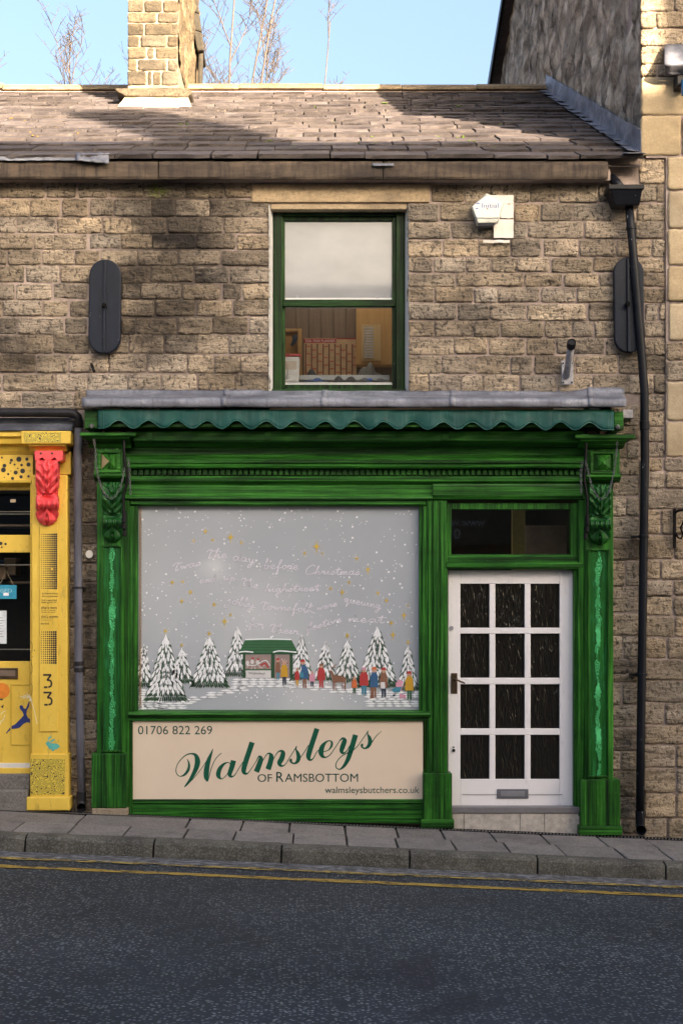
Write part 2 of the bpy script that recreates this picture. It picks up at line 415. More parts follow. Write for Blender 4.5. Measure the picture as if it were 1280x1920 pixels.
def mk_pipe(name, c, chip=None):
    n = N(name); a = c3(c)
    col = n.ramp(n.noise((14, 14, 3), 4, .7), [(.3, tuple(v*.7 for v in a)), (.7, tuple(v*1.35 for v in a))])
    if chip: col = n.mix(n.ramp(n.noise((26, 26, 12), 4, .7), [(.68, 0.0), (.70, 1.0)]), col, chip)
    n.bump(n.noise(30, 4), .12, .004); return n.fin(col, .4, spec=.2)
M['pipe_black'] = mk_pipe('black_pipe', (.007, .008, .012), (.22, .24, .27))
M['pipe_grey'] = mk_pipe('grey_pipe', (.105, .105, .13))
M['pipe_dark'] = mk_pipe('dark_pipe', (.020, .019, .022))
M['navy'] = mk_pipe('navy_plate', (.005, .009, .020), (.09, .10, .12))
M['steel'] = simple('galvanised', (.30, .30, .33), .5, .3, 30, metal=.4)
M['iron'] = simple('black_iron', (.0045, .004, .005), .45, .2, spec=.2)
M['chain'] = simple('chain_steel', (.17, .17, .18), .45, .3, metal=.5)
def mk_white(name, c, dirt=.35):
    n = N(name); a = c3(c)
    col = n.ramp(n.noise((4, 4, 2), 4), [(.3, tuple(v*.93 for v in a)), (.7, a)])
    d = n.noise((20, 20, 6), 5, .75)
    col = n.mix(n.math('MULTIPLY', n.ramp(d, [(.58, 0.0), (.8, 1.0)]), dirt), col, (.32, .28, .24))
    n.bump(n.noise((40, 40, 6), 4), .08, .003); return n.fin(col, .42, spec=.45)
M['white'] = mk_white('white_paint', (.83, .80, .82))
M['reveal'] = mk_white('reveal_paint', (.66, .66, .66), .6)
M['alarm'] = mk_white('alarm_plastic', (.72, .74, .70), .25)
M['patch'] = mk_white('white_patch', (.70, .66, .61), .5)
M['cream'] = None
def mk_cream():
    n = N('cream_board')
    col = n.ramp(n.noise((2, 2, 2), 3), [(.3, (.73, .59, .46)), (.7, (.78, .64, .50))])
    d = n.noise(70, 3, .6); col = n.mix(n.math('MULTIPLY', n.ramp(d, [(.73, 0.0), (.76, 1.0)]), .6), col, (.2, .16, .12))
    return n.fin(col, .3, spec=.5)
M['cream'] = mk_cream()
M['letter'] = simple('letter_green', (.003, .090, .048), .4, .05)
M['letter_dk'] = simple('letter_dark_green', (.010, .062, .045), .4, .05)
def mk_film():
    n = N('frosted_film')
    col = n.ramp(n.noise((1.3, 1.3, 1.3), 3), [(.3, (.40, .435, .50)), (.7, (.455, .49, .55))])
    n.fin(col, .55, spec=.3, coat=1.0)
    tl = n.n('BsdfTranslucent'); n.l(col, tl.inputs[0]); mx = n.n('MixShader'); mx.inputs[0].default_value = .22
    n.l(n.b.outputs[0], mx.inputs[1]); n.l(tl.outputs[0], mx.inputs[2]); n.l(mx.outputs[0], n.out.inputs[0])
    return n.mat
M['film'] = mk_film()
def mk_film_up():
    n = N('white_film')
    col = n.ramp(n.noise((2, 2, 3), 3), [(.3, (.20, .21, .225)), (.7, (.27, .28, .30))])
    return n.fin(col, .5, spec=.3, coat=1.0)
M['film_up'] = mk_film_up()
def mk_glass(name, tint=(.9, .92, .92), k=1.0):
    n = N(name); n.t.nodes.remove(n.b)
    tr = n.n('BsdfTransparent'); tr.inputs[0].default_value = (*tint, 1)
    gl = n.n('BsdfGlossy'); gl.inputs['Roughness'].default_value = .02; gl.inputs[0].default_value = (k, k, k, 1)
    fr = n.n('Fresnel'); fr.inputs[0].default_value = 1.52
    ml = n.math('MULTIPLY', fr.outputs[0], 1.8)
    mx = n.n('MixShader'); n.l(ml, mx.inputs[0]); n.l(tr.outputs[0], mx.inputs[1]); n.l(gl.outputs[0], mx.inputs[2]); n.l(mx.outputs[0], n.out.inputs[0])
    return n.mat
M['glass'] = mk_glass('window_glass')
def mk_wavy():
    n = N('wavy_glass')
    h = n.noise((38, 38, 9), 1, .4, 1.3)
    n.bump(h, .8, .014)
    return n.fin((.013, .012, .010), .10, spec=.34)
M['wavy'] = mk_wavy()
M['bronze'] = simple('bronze', (.10, .065, .04), .4, .3, metal=.6)
M['greyplastic'] = simple('grey_plastic', (.12, .12, .14), .4)
M['dark'] = simple('dark_room', (.030, .026, .024), .8)
def mk_wood(name, a, b, sc=(60, 60, 2)):
    n = N(name); col = n.ramp(n.noise(sc, 5, .65), [(.3, c3(a)), (.7, c3(b))]); n.bump(n.noise(sc, 4), .15, .003); return n.fin(col, .5)
M['panelling'] = mk_wood('wood_panelling', (.16, .105, .065), (.24, .16, .10))
M['pine'] = mk_wood('pine', (.46, .25, .08), (.58, .34, .12))
def mk_asphalt():
    n = N('asphalt')
    v = n.n('TexVoronoi', feature='F1'); n.l(n.map((1, 1, 1)), v.inputs['Vector']); v.inputs['Scale'].default_value = 48
    v.inputs['Randomness'].default_value = 1
    sel = n.sep(v.outputs['Color'])[0]
    chip = n.math('MULTIPLY', n.ramp(v.outputs['Distance'], [(.34, 1.0), (.46, 0.0)]), n.ramp(sel, [(.25, .0), (.45, 1.0)]))
    wear = n.noise((.7, .7, .7), 4, .6)
    chip = n.math('MULTIPLY', chip, n.ramp(wear, [(.3, .55), (.65, 1.0)]))
    binder = n.ramp(n.noise(6, 4), [(.3, (.019, .023, .029)), (.7, (.030, .036, .044))])
    tone = n.ramp(n.sep(v.outputs['Color'])[1], [(0, (.075, .088, .104)), (.6, (.135, .155, .165)), (1, (.23, .25, .25))])
    col = n.mix(chip, binder, tone)
    big = n.ramp(n.noise((.35, .6, 1), 3, .6, .3, (1, 5, 0)), [(.35, .72), (.65, 1.18)])
    col = n.mix(1.0, col, big, 'MULTIPLY')
    tar = n.ramp(n.noise((1.1, 1.1, 1), 4, .7, .5, (3.2, 1, 0)), [(.62, 0.0), (.64, 1.0)])
    col = n.mix(n.math('MULTIPLY', tar, .8), col, (.022, .022, .030))
    x, y, z = n.sep()
    e1 = n.math('DIVIDE', n.math('SUBTRACT', x, 1.95), .36); e2 = n.math('DIVIDE', n.math('ADD', y, 4.5), .95)
    pm = n.math('ADD', n.math('SUBTRACT', 1.0, n.math('SQRT', n.math('ADD', n.math('MULTIPLY', e1, e1), n.math('MULTIPLY', e2, e2)))), n.math('MULTIPLY', n.math('SUBTRACT', n.noise((9, 9, 9), 5, .7), .5), .9))
    col = n.mix(n.math('MULTIPLY', n.ramp(pm, [(.40, 0.0), (.46, 1.0)]), .85), col, (.030, .030, .040))
    sp = n.noise(20, 2, .5, loc=(7, 1, 2)); col = n.mix(n.ramp(sp, [(.80, 0.0), (.82, 1.0)]), col, (.26, .27, .28))
    n.bump(n.math('ADD', n.math('MULTIPLY', chip, .8), n.math('MULTIPLY', n.noise(120, 4), .5)), .55, .008)
    return n.fin(col, n.ramp(chip, [(0, .75), (1, .55)]), spec=.35)
M['asphalt'] = mk_asphalt()
def mk_gutterdirt():
    n = N('gutter_strip')
    col = n.ramp(n.noise((14, 26, 14), 6, .75), [(.34, (.03, .03, .033)), (.50, (.095, .092, .092)), (.66, (.30, .30, .31))])
    n.bump(n.noise(70, 5), .5, .008); return n.fin(col, .85)
M['gutter'] = mk_gutterdirt()
def mk_worn(name, c, lo, hi, loc):
    n = N(name)
    col = n.ramp(n.noise(30, 4), [(.3, tuple(v*.7 for v in c3(c))), (.7, c3(c))])
    n.fin(col, .7)
    f = n.ramp(n.noise((9, 30, 9), 6, .75, loc=loc), [(lo, 0.0), (hi, 1.0)])
    tr = n.n('BsdfTransparent'); mx = n.n('MixShader'); n.l(f, mx.inputs[0]); n.l(tr.outputs[0], mx.inputs[1]); n.l(n.b.outputs[0], mx.inputs[2]); n.l(mx.outputs[0], n.out.inputs[0])
    return n.mat
M['yline'] = mk_worn('yellow_line', (.42, .27, .045), .41, .49, (1, 2, 3))
M['yline2'] = mk_worn('yellow_line_faded', (.44, .31, .08), .46, .53, (4, 2, 3))
def mk_paving(name, a, b, gran=.6):
    n = N(name)
    col = n.ramp(n.noise(5, 4), [(.3, c3(a)), (.7, c3(b))]); col = n.rand_tint(col, .86, 1.12)
    v = n.vor(120, out='Color'); g = n.sep(v)[0]
    col = n.mix(n.math('MULTIPLY', n.ramp(g, [(.6, 0.0), (.9, 1.0)]), gran), col, (.30, .29, .28))
    col = n.mix(n.math('MULTIPLY', n.ramp(g, [(.1, 1.0), (.3, 0.0)]), gran), col, (.035, .033, .034))
    st = n.noise((3, 3, 3), 5, .7, loc=(9, 1, 4)); col = n.mix(n.math('MULTIPLY', n.ramp(st, [(.52, 0.0), (.66, 1.0)]), .45), col, (.05, .048, .045))
    n.bump(n.noise(150, 4), .4, .004); return n.fin(col, .82, spec=.25)
M['paving'] = mk_paving('paving', (.175, .155, .145), (.235, .21, .195), .4)
M['kerb'] = mk_paving('kerb', (.058, .054, .043), (.130, .120, .096), .3)
M['joint'] = simple('joint_grit', (.022, .021, .018), .95, .3, 40, .4)
M['moss'] = simple('moss', (.085, .13, .012), .95, .4, 60, .5)
M['moss2'] = simple('moss_orange', (.17, .11, .015), .95, .3, 60, .5)
M['bark'] = None
def mk_bark():
    n = N('bark'); col = n.ramp(n.noise((6, 6, 3), 4), [(.3, (.06, .05, .044)), (.7, (.13, .105, .09))]); return n.fin(col, .8)
M['bark'] = mk_bark()
# ------------------------------------------------------------------ ground (the street falls to the right)
SL = math.atan(.0437)
def street(name, mb, mat, parent=None, bevel=0, smooth=False):
    me = bpy.data.meshes.new(name); me.from_pydata(mb.v, [], mb.f); me.materials.append(mat)
    if smooth: me.polygons.foreach_set('use_smooth', [True]*len(me.polygons))
    o = bpy.data.objects.new(name, me); COL.objects.link(o); WLOC[o.name] = Vector((0,0,0))
    if parent is None: o.rotation_euler = (0, SL, 0)
    else: o.parent = parent
    if bevel:
        md = o.modifiers.new('b', 'BEVEL'); md.width = bevel; md.segments = 2; md.limit_method = 'ANGLE'; md.angle_limit = R(40)
    return o
def gz(x): return -.0437*x
YK = -1.21            # kerb face
g = MB().add([(-400,-400,-.75),(400,-400,-.75),(400,400,-.75),(-400,400,-.75)], [(0,1,2,3)])
kind(obj('ground', g, M['joint']), 'structure')
road = kind(street('road', MB().add([(-13,-9.4,-.123),(13,-9.4,-.123),(13,YK,-.123),(-13,YK,-.123)], [(0,1,2,3)]), M['asphalt']), 'structure')
gs = MB().grid(lambda u, v: (-13+26*u, YK-.005-(.20+.03*mnoise.noise((u*40,v*3,1)))*v, -.119+.004*(1-v)), 160, 3)
street('gutter_strip', gs, M['gutter'], road)
def line(name, y, w, mat, z):
    mb = MB().grid(lambda u, v: (-13+26*u, y-w/2+w*v+.012*mnoise.noise((u*30,0,y*5))+(v-.5)*.03*mnoise.noise((u*130,3,y)), z), 300, 1)
    return street(name, mb, mat, road)
line('yellow_line', -1.735, .09, M['yline'], -.1185)
line('yellow_line', -1.455, .075, M['yline2'], -.1145)
pave = kind(street('pavement', MB().box(-13, 13, YK+.13, .45, -.35, -.014), M['joint']), 'structure')
opp = kind(street('far_pavement', MB().box(-13, 13, -13.2, -9.4, -.35, .0), M['paving']), 'structure')
# paving slabs: two rows between drain and kerb
def slab_mesh(w, d, seed):
    r = random.Random(seed); mb = MB(); g_ = .0075
    mb.box(g_, w-g_, g_, d-g_, -.05, 0)
    return [(x+r.uniform(-.003,.003), y+r.uniform(-.003,.003), z+(r.uniform(-.003,.003) if z > -.01 else 0)) for x,y,z in mb.v], mb.f
rows = [(-.155-.455, .455), (YK+.14, .465)]
cuts = [X_(p, -.4) for p in range(-330, 1700, 97)]
for ri, (y0, d) in enumerate(rows):
    r = random.Random(30+ri)
    c2 = [c+r.uniform(-.03,.03)+(.02 if ri else 0) for c in cuts]
    if ri == 0: c2 = [c for i, c in enumerate(c2) if i not in (4, 6)]
    for a, b in zip(c2, c2[1:]):
        v, f = slab_mesh(b-a, d, r.random())
        o = street('paving_slab', MB().add(v, f), M['paving'], pave, bevel=.004)
        o.location = (a, y0, r.uniform(-.003,.002)); o.rotation_euler = (r.uniform(-.004,.004), r.uniform(-.004,.004), r.uniform(-.006,.006))
# kerbstones
kerb = kind(street('kerb', MB().box(-13, 13, YK+.045, YK+.128, -.35, -.03), M['joint']), 'structure')
pr = [(YK, -.3), (YK+.004, -.10), (YK+.012, -.028), (YK+.026, -.010), (YK+.05, -.001), (YK+.135, .002), (YK+.135, -.3)]
kc = [X_(p, YK) for p in (-440, -195, 47, 288, 528, 769, 1009, 1250, 1490, 1730)]
for i, (a, b) in enumerate(zip(kc, kc[1:])):
    r = random.Random(90+i); n_ = 14; L = b-a-.014
    mb = MB(); vs = []
    for k in range(n_+1):
        for j, (y, z) in enumerate(pr):
            q = mnoise.noise((i*9+k*.9, j*1.7, 4))
            e = .012 if k in (0, n_) and 0 < j < 5 else 0
            vs.append((L*k/n_, y+.007*q+e*.6, z+(.006*mnoise.noise((i*5+k*1.1, j, 9))-e*.5 if 0 < j < 6 else 0)))
    m_ = len(pr)
    fs = [(k*m_+j, k*m_+j+1, (k+1)*m_+j+1, (k+1)*m_+j) for k in range(n_) for j in range(m_-1)]
    fs += [tuple(range(m_)), tuple(range(n_*m_+m_-1, n_*m_-1, -1))]
    o = street('kerbstone', MB().add(vs, [f[::-1] for f in fs]), M['kerb'], kerb, smooth=False)
    o.location = (a+.007, 0, r.uniform(-.004,.004)); o.rotation_euler = (0, r.uniform(-.003,.003), 0)
for i in range(22):   # crumbs and leaf litter in the gutter
    pass
# slot drain at the wall foot
dr = thing('drain_channel', 'long dark slotted drain channel along the foot of the shopfronts', 'drain', (0,-.11,0)); dr.rotation_euler = (0, SL, 0)
def drpart(name, mb, mat):
    o = street(name, mb, mat, dr); o.location = (0, .11, 0); return o
drpart('channel', MB().box(-6.5, 6.5, -.145, -.06, -.05, -.024), M['joint'])
drpart('rim', MB().box(-6.5, 6.5, -.152, -.143, -.05, .001).box(-6.5, 6.5, -.062, -.054, -.05, .001), M['iron'])
sl = MB(); x = -6.5
M['grate'] = simple('cast_grate', (.10, .095, .09), .7, .3, 40)
while x < 6.5:
    sl.add([(x,-.143,-.02),(x+.013,-.143,-.02),(x+.033,-.062,-.02),(x+.020,-.062,-.02),(x,-.143,-.001),(x+.013,-.143,-.001),(x+.033,-.062,-.001),(x+.020,-.062,-.001)],
        [(4,5,6,7),(0,1,5,4),(1,2,6,5),(2,3,7,6),(3,0,4,7)]); x += .0265
kind(drpart('grating', sl, M['grate']), 'stuff')

# ------------------------------------------------------------------ the stone building
YS = .06     # face of the stonework
bld = thing('shop_building', 'low terraced stone building with green shopfront, stone-slated roof and one upstairs window', 'building', (-.6, 2.4, 0))
BX0, BX1 = -7.0, X_(1251, YS)
ZC0 = Z_(337, YS)        # underside of cornice
mw = MB(); yb = YS+.010; yt = YS+.40
wx0, wx1 = X_(505, YS), X_(765, YS); wz0, wz1 = Z_(742, YS), Z_(381, YS)
zfl = Z_(752, YS)
mw.box(BX0, wx0, yb, yt, zfl, ZC0).box(wx1, BX1, yb, yt, zfl, ZC0).box(wx0, wx1, yb, yt, wz1, ZC0).box(wx0, wx1, yb, yt, zfl, wz0)
mw.box(X_(126, YS), X_(182, YS), yb, yt, -.4, zfl-.0005).box(X_(1143, YS), BX1, yb, yt, -.6, zfl-.0005)
mw.box(BX0, X_(126, YS), yb, yt, Z_(800, YS), zfl-.0005)
mw.box(2.3, BX1, yb, yt, ZC0, Z_(296, YS))
wall = obj('wall', mw, M['mortar'], bld)
def stone(x0, x1, z0, z1, mat, parent, Y=YS, rough=.015, seed=0, name='stone', gap=.007, back=.04, into=None):
    """one rock-faced block: bulging, uneven front, ragged arrises"""
    r = random.Random(seed); x0 += gap*r.uniform(.5,1.3); x1 -= gap*r.uniform(.5,1.3); z0 += gap*r.uniform(.5,1.2); z1 -= gap*r.uniform(.5,1.2)
    w, h = x1-x0, z1-z0
    nu = max(5, min(30, round(w/.015))); nv = max(5, min(14, round(h/.014)))
    proud = r.uniform(-.004, .007); tx, tz = r.uniform(-.03,.03), r.uniform(-.05,.05); sd = r.uniform(0, 99)
    def fn(u, v):
        ex = min(u, 1-u)*w; ez = min(v, 1-v)*h; e = min(ex, ez)
        px_, pz_ = u*w, v*h
        q = .8*mnoise.noise((px_*7+sd, pz_*14, sd))+.55*mnoise.noise((px_*16, pz_*38+sd, sd))+.35*mnoise.noise((px_*45, pz_*60+sd, sd))
        ledge = mnoise.noise((px_*5+sd*3, pz_*30+.6*mnoise.noise((px_*9, sd, 2)), sd+7))
        q += .9*max(0, abs(ledge)-.18)*(1 if ledge > 0 else -1)
        fade = min(1, e/.016)
        y = Y-proud-rough*q*(.35+.65*fade)-tx*(u-.5)*w-tz*(v-.5)*h+.0025*(1-fade)
        y = min(y, Y+.007)
        jx = .007*mnoise.noise((sd, pz_*30, 3))+.004*mnoise.noise((sd, pz_*80, 9)) if u in (0,1) else 0
        jz = .007*mnoise.noise((px_*22, sd, 5))+.003*mnoise.noise((px_*70, sd, 4)) if v in (0,1) else 0
        cr = .006
        cx_ = cr if u == 0 and v in (0,1) else (-cr if u == 1 and v in (0,1) else 0)
        cz_ = (cr if v == 0 else -cr)*.6 if u in (0,1) and v in (0,1) else 0
        return (x0+u*w+jx+cx_, y, z0+v*h+jz+cz_)
    mb = MB().grid(fn, nu, nv); W_ = nu+1
    ring = [i for i in range(W_)]+[j*W_+nu for j in range(1, nv+1)]+[nv*W_+i for i in range(nu-1,-1,-1)]+[j*W_ for j in range(nv-1,0,-1)]
    o = len(mb.v); k = len(ring)
    mb.v += [(mb.v[i][0], Y+back, mb.v[i][2]) for i in ring]
    for a in range(k):
        b = (a+1) % k; mb.f.append([ring[a], o+a, o+b, ring[b]]); mb.m.append(0)
    if into is not None: return into.add(mb.v, mb.f)
    return obj(name, mb, mat, parent, smooth=True)
KL = .40625
yl = [336, 372, 406, 438, 468, 498, 531, 562, 594, 627, 664, 700, 734, 768]
left = ["-330,-170,-8,0/205 220/350 365/495 510/660 670/855 862/1030 1040/1165",
 "0/135 145/275 290/405 420/520 530/695 703/803 815/965 975/1240", "0/72 80/255 265/468 480/605 612/765 778/1025 1035/1240",
 "0/150 160/400 418/555 565/700 705/900 910/1085 1097/1242", "-150/28 40/188 200/340 350/460 470/630 637/815 828/1010 1025/1242",
 "0/112 122/270 283/440 450/550 560/690 700/890 902/1052 1065/1242", "0/65 78/238 250/400 415/555 565/645 655/835 845/1012 1030/1112 1122/1242",
 "-160/10 18/190 203/310 325/440 450/550 560/710 722/897 912/1068 1078/1242", "0/75 85/290 303/400 410/555 565/625 632/810 825/975 985/1140 1153/1242",
 "0/118 125/240 248/410 420/590 598/750 765/905 912/1050 1060/1242", "0/165 175/310 320/500 505/675 685/860 868/985 995/1105 1112/1242",
 "-140/5 15/255 262/400 405/585 595/740 748/905 918/1080 1085/1244", "0/95 105/335 345/520 530/720 730/900 910/1244"]
left[0] = "0/205 220/350 365/495 510/660 670/855 862/1030 1040/1165"
yr = [345, 380, 415, 448, 482, 511, 538, 568, 601, 633, 666, 702, 739]
right = ["120/270 275/388 395/568 578/702 710/882 893/1030 1040/1155 1160/1190", "8/150 162/320 330/498 503/620 630/768 778/908 918/1060 1070/1195",
 "10/205 215/410 420/555 568/815 828/1050 1060/1185", "10/168 178/332 340/480 490/622 640/792 803/965 978/1055 1065/1130 1140/1190",
 "10/122 132/275 282/392 400/508 518/660 675/860 868/1060 1070/1190", "10/225 235/540 552/718 733/885 895/1085 1095/1195",
 "10/130 140/310 318/418 428/615 628/780 793/960 970/1090 1100/1195", "15/230 242/383 393/553 563/828 845/960 970/1095 1105/1160 1172/1200",
 "15/128 140/310 318/430 442/632 643/762 772/862 873/1095 1105/1200", "15/220 228/373 385/545 558/688 698/912 925/1095 1105/1145 1150/1200",
 "15/160 168/318 325/478 488/580 597/780 790/975 985/1100 1110/1200", "15/105 110/250 260/353 360/520 530/690 705/860 867/1030 1035/1140 1145/1200"]
sd = 0
def course(spec, x0px, scale, ya, yb_, extra=0):
    global sd
    segs = [tuple(map(float, s.split('/'))) for s in spec.split()]
    if extra:   # carry the course on beyond the left edge of the frame
        e = segs[0][0]-10
        while e > -extra:
            l = rng.uniform(110, 200); segs.insert(0, (e-l, e)); e -= l+10
    for i, (a, b) in enumerate(segs):
        sd += 1; j = rng.uniform(-1.2, 1.2)
        # joints run mid-way between the traced edges
        A = a-5 if i else a-4; B = b+5
        stone(X_(x0px+A*scale, YS), X_(x0px+B*scale, YS), Z_(yb_+j, YS), Z_(ya+j, YS), M['stone'], wall, seed=sd, into=outer if b < -60 else None)
outer = MB()
for i, s in enumerate(left): course(s, 0, KL, yl[i], yl[i+1], 2300)
kind(obj('outer_stones', outer, M['stone'], wall, smooth=True), 'stuff')
for i, s in enumerate(right): course(s, 760, KL, yr[i], yr[i+1])
# strips of wall beside the green shopfront
k2 = .2917
vv = [-830, -690, -600, -480, -370, -240, -110, 35, 172, 342, 512, 657, 812, 907, 958, 1102, 1247, 1400, 1525, 1692, 1835, 1935, 2040]
for a, b in zip(vv, vv[1:]):
    sd += 1; xa, xm, xb = 1143, 1167+rng.uniform(-6, 8), 1199
    if (sd % 3) == 0:
        stone(X_(xa,YS), X_(xm,YS), Z_(1000+b*k2,YS), Z_(1000+a*k2,YS), M['stone'], wall, seed=sd)
        stone(X_(xm,YS), X_(xb,YS), Z_(1000+b*k2,YS), Z_(1000+a*k2,YS), M['stone'], wall, seed=sd+500)
    else: stone(X_(xa,YS), X_(xb,YS), Z_(1000+b*k2,YS), Z_(1000+a*k2,YS), M['stone'], wall, seed=sd)
y = 772
while y < 1530:
    h = rng.uniform(34, 48); sd += 1
    stone(X_(126,YS), X_(184,YS), Z_(y+h,YS), Z_(y,YS), M['stone'], wall, seed=sd); y += h
stone(X_(1196,YS), X_(1246,YS), Z_(345,YS), Z_(297,YS), M['stone'], wall, seed=900)
# white painted patch round the alarm box
pt = MB()
for (a, b, c, d) in ((906, 962, 366, 382), (938, 962, 383, 409), (925, 962, 411, 446), (905, 955, 450, 455)):
    pt.grid(lambda u, v, a=a, b=b, c=c, d=d: W(a+(b-a)*u+(1.5*mnoise.noise((v*4, a, 1)) if u in (0,1) else 0), c+(d-c)*v+(1.5*mnoise.noise((u*4, c, 2)) if v in (0,1) else 0), YS-.026-.006*mnoise.noise((u*5+a, v*4, 3))), 8, 5)
obj('paint_patch', pt, M['patch'], wall, smooth=True)
# window lintel
lt = MB().pbox(472, 805, 345, 379, YS-.012, YS+.3)
obj('lintel', lt, M['lintel'], bld, bevel=.008)
# stone gutter / cornice under the slates
cor = obj('cornice', MB().pbox(-900, 1143, 309, 338, YS-.07, YS+.3), M['mortar'], bld)
cj = [-900, -560, -260, 297, 718, 1140]
for i, (a, b) in enumerate(zip(cj, cj[1:])):
    YF = -.085
    xa, xb = X_(a, YF)+.004, X_(b, YF)-.004
    def fn(u, v, xa=xa, xb=xb, i=i):
        prof = [(.24, 336), (.02, 337.5), (YF+.01, 336), (YF, 331), (YF, 320), (YF, 309), (YF+.012, 303), (YF+.06, 301.5), (.24, 301)]
        yy, py = prof[round(v*8)]
        q = mnoise.noise((u*(xb-xa)*5+i*7, v*6, 2))
        ez = .012 if u in (0,1) else 0
        return (xa+(xb-xa)*u, yy+.006*q+ez*.4, Z_(py, yy)+.005*q)
    mb = MB().grid(fn, 40, 8)
    n_ = len(mb.v); w_ = 41
    mb.f.append([j*w_ for j in range(9)]); mb.m.append(0); mb.f.append([j*w_+40 for j in range(8,-1,-1)]); mb.m.append(0)
    obj('gutter_stone', mb, M['cornice'], cor, smooth=False)
cl = MB().grid(lambda u, v: W(-20+225*u, 291+10*v+(3*math.sin(v*3) if u > .9 else 0)+1.2*mnoise.noise((u*20, v, 1)), -.075-.03*v+.015*mnoise.noise((u*14, v*2, 6))), 40, 4)
obj('lead_repair', cl, M['lead'], bld, solid=.004, smooth=True); cl = MB()
cl.grid(lambda u, v: W(143+62*u, 287+14*v+6*u*v+2*mnoise.noise((u*9, v*3, 1)), -.085-.05*v+.03*mnoise.noise((u*7, v*3, 8))), 12, 4)
obj('lead_repair', cl, M['lead'], bld, solid=.004, smooth=True); cl = MB()
cl.grid(lambda u, v: W(698+40*u, 306+5*v+1.5*mnoise.noise((u*9, v*3, 1)), -.10-.01*v+.01*mnoise.noise((u*7, v*3, 8))), 8, 2)
obj('lead_repair', cl, M['lead'], bld, solid=.004, smooth=True)
# roof
RE_Y, RE_Z, RS = -.06, Z_(300, -.06), .477
RL = math.hypot(1, RS)
RIDGE_Y = 4.55
def roof(x, s, lift=0):     # s: distance up the slope
    y = RE_Y+s/RL; return (x-0*lift, y-lift*RS/RL, RE_Z+(y-RE_Y)*RS+lift/RL)
SLEN = (RIDGE_Y-RE_Y)*RL
RX0, RX1 = -6.2, 2.57
rf = MB(); rf.add([roof(RX0, .0, -.05), roof(RX1, .0, -.05), roof(RX1, SLEN, -.05), roof(RX0, SLEN, -.05), (RX1, RIDGE_Y*2, RE_Z-.05), (RX0, RIDGE_Y*2, RE_Z-.05)], [(0,1,2,3), (3,2,4,5)])
roofo = obj('roof', rf, M['slate'], bld)
s = -.03; ri = 0; nsl = 0
exps = []; rest = MB()
e = .325
while sum(exps) < SLEN-.25: exps.append(e); e = max(.235, e*.975)
for ri, e in enumerate(exps):
    last = ri == len(exps)-1
    yy = RE_Y+s/RL
    xl = (-30-CX)*S*(D+yy)/D; x = RX0-rng.uniform(0,.4)
    while x < RX1-.02:
        w = rng.choice((.26,.30,.34,.38,.42,.46,.52))*rng.uniform(.9,1.1)
        if RX1-x-w < .2: w = RX1-x
        seen = x+w > xl; r = random.Random(ri*100+nsl*7+int(x*50)); nsl += seen
        L = min(e*1.75, SLEN+.03-s); th = r.uniform(.019,.030); lf = .013+r.uniform(0,.010); g_ = r.uniform(.003,.010)
        k = 4; vs = []
        sk = r.uniform(-.004,.004)
        lowt = [roof(x+g_+(w-2*g_)*i/k, s+r.uniform(-.006,.006)+sk*(i-2)+(.008 if i in (0,k) else 0), lf+th+r.uniform(-.002,.003)) for i in range(k+1)]
        lowb = [roof(x+g_+(w-2*g_)*i/k, s+.006+sk*(i-2)+r.uniform(-.006,.006), lf-.004) for i in range(k+1)]
        midt = [roof(x+g_+(w-2*g_)*i/k, s+.02+sk*(i-2), lf+th+r.uniform(0,.003)) for i in range(k+1)]
        top = [roof(x+g_+(w-2*g_)*i/k, s+L, -.012+th) for i in range(k+1)]
        bot = [roof(x+g_+(w-2*g_)*i/k, s+L, -.03) for i in range(k+1)]
        mb = MB(); rows_ = [lowb, lowt, midt, top]; n5 = k+1
        vs = [p for q in rows_ for p in q]
        fs = [(j*n5+i, j*n5+i+1, (j+1)*n5+i+1, (j+1)*n5+i) for j in range(3) for i in range(k)]
        o5 = len(vs); vs += [bot[0], bot[k]]
        fs += [(0, n5, 2*n5, 3*n5, o5), (k, o5+1, 3*n5+k, 2*n5+k, n5+k)]
        if seen and nsl <= 298: obj('slate', mb.add(vs, fs), M['slate'], roofo)
        else: rest.add(vs, fs)
        x += w
    s += e
if rest.v: kind(obj('upper_slates', rest, M['slate'], roofo), 'stuff')
# moss tufts on the slates
ms = MB(); ms2 = MB()
for px, py in [(320,250),(335,240),(350,240),(412,245),(438,244),(533,216),(534,246),(543,262),(504,272),(545,283),(592,206),(625,236),(820,242),(822,264),(862,264),(885,272),(928,286),(702,275),(720,200),(700,264),(40,229),(48,234),(90,241),(110,248),(148,259),(52,257),(66,263),(155,219),(110,210),(20,230),(670,275),(668,224),(800,215),(860,205),(940,240),(980,232),(307,260),(5,218)]:
    hh = (HY-py)*S; t = (hh*D+ (EZ-RE_Z+RE_Y*RS)*D - 0) ; yy = (D*hh-D*(RE_Z-EZ-RE_Y*RS))/(RS*D-hh)
    xx = X_(px, yy); zz = RE_Z+(yy-RE_Y)*RS
    tgt = ms2 if px < 160 else ms
    for q in range(5):
        a, b, c, rr = rng.uniform(-.03,.03), rng.uniform(-.02,.02), rng.uniform(.015,.03), rng.uniform(.006,.014)
        pts = []
        for i in range(6):
            for j in range(4):
                th, ph = i/6*2*math.pi, (j+.5)/4*math.pi*.5
                pts.append((xx+a+rr*math.cos(th)*math.cos(ph), yy+b+rr*math.sin(th)*math.cos(ph), zz+c+rr*math.sin(ph)*1.1))
        tgt.add(pts, [(i*4+j, ((i+1)%6)*4+j, ((i+1)%6)*4+j+1, i*4+j+1) for i in range(6) for j in range(3)])
kind(obj('moss', ms, M['moss'], roofo, smooth=True), 'stuff'); kind(obj('moss', ms2, M['moss2'], roofo, smooth=True), 'stuff')
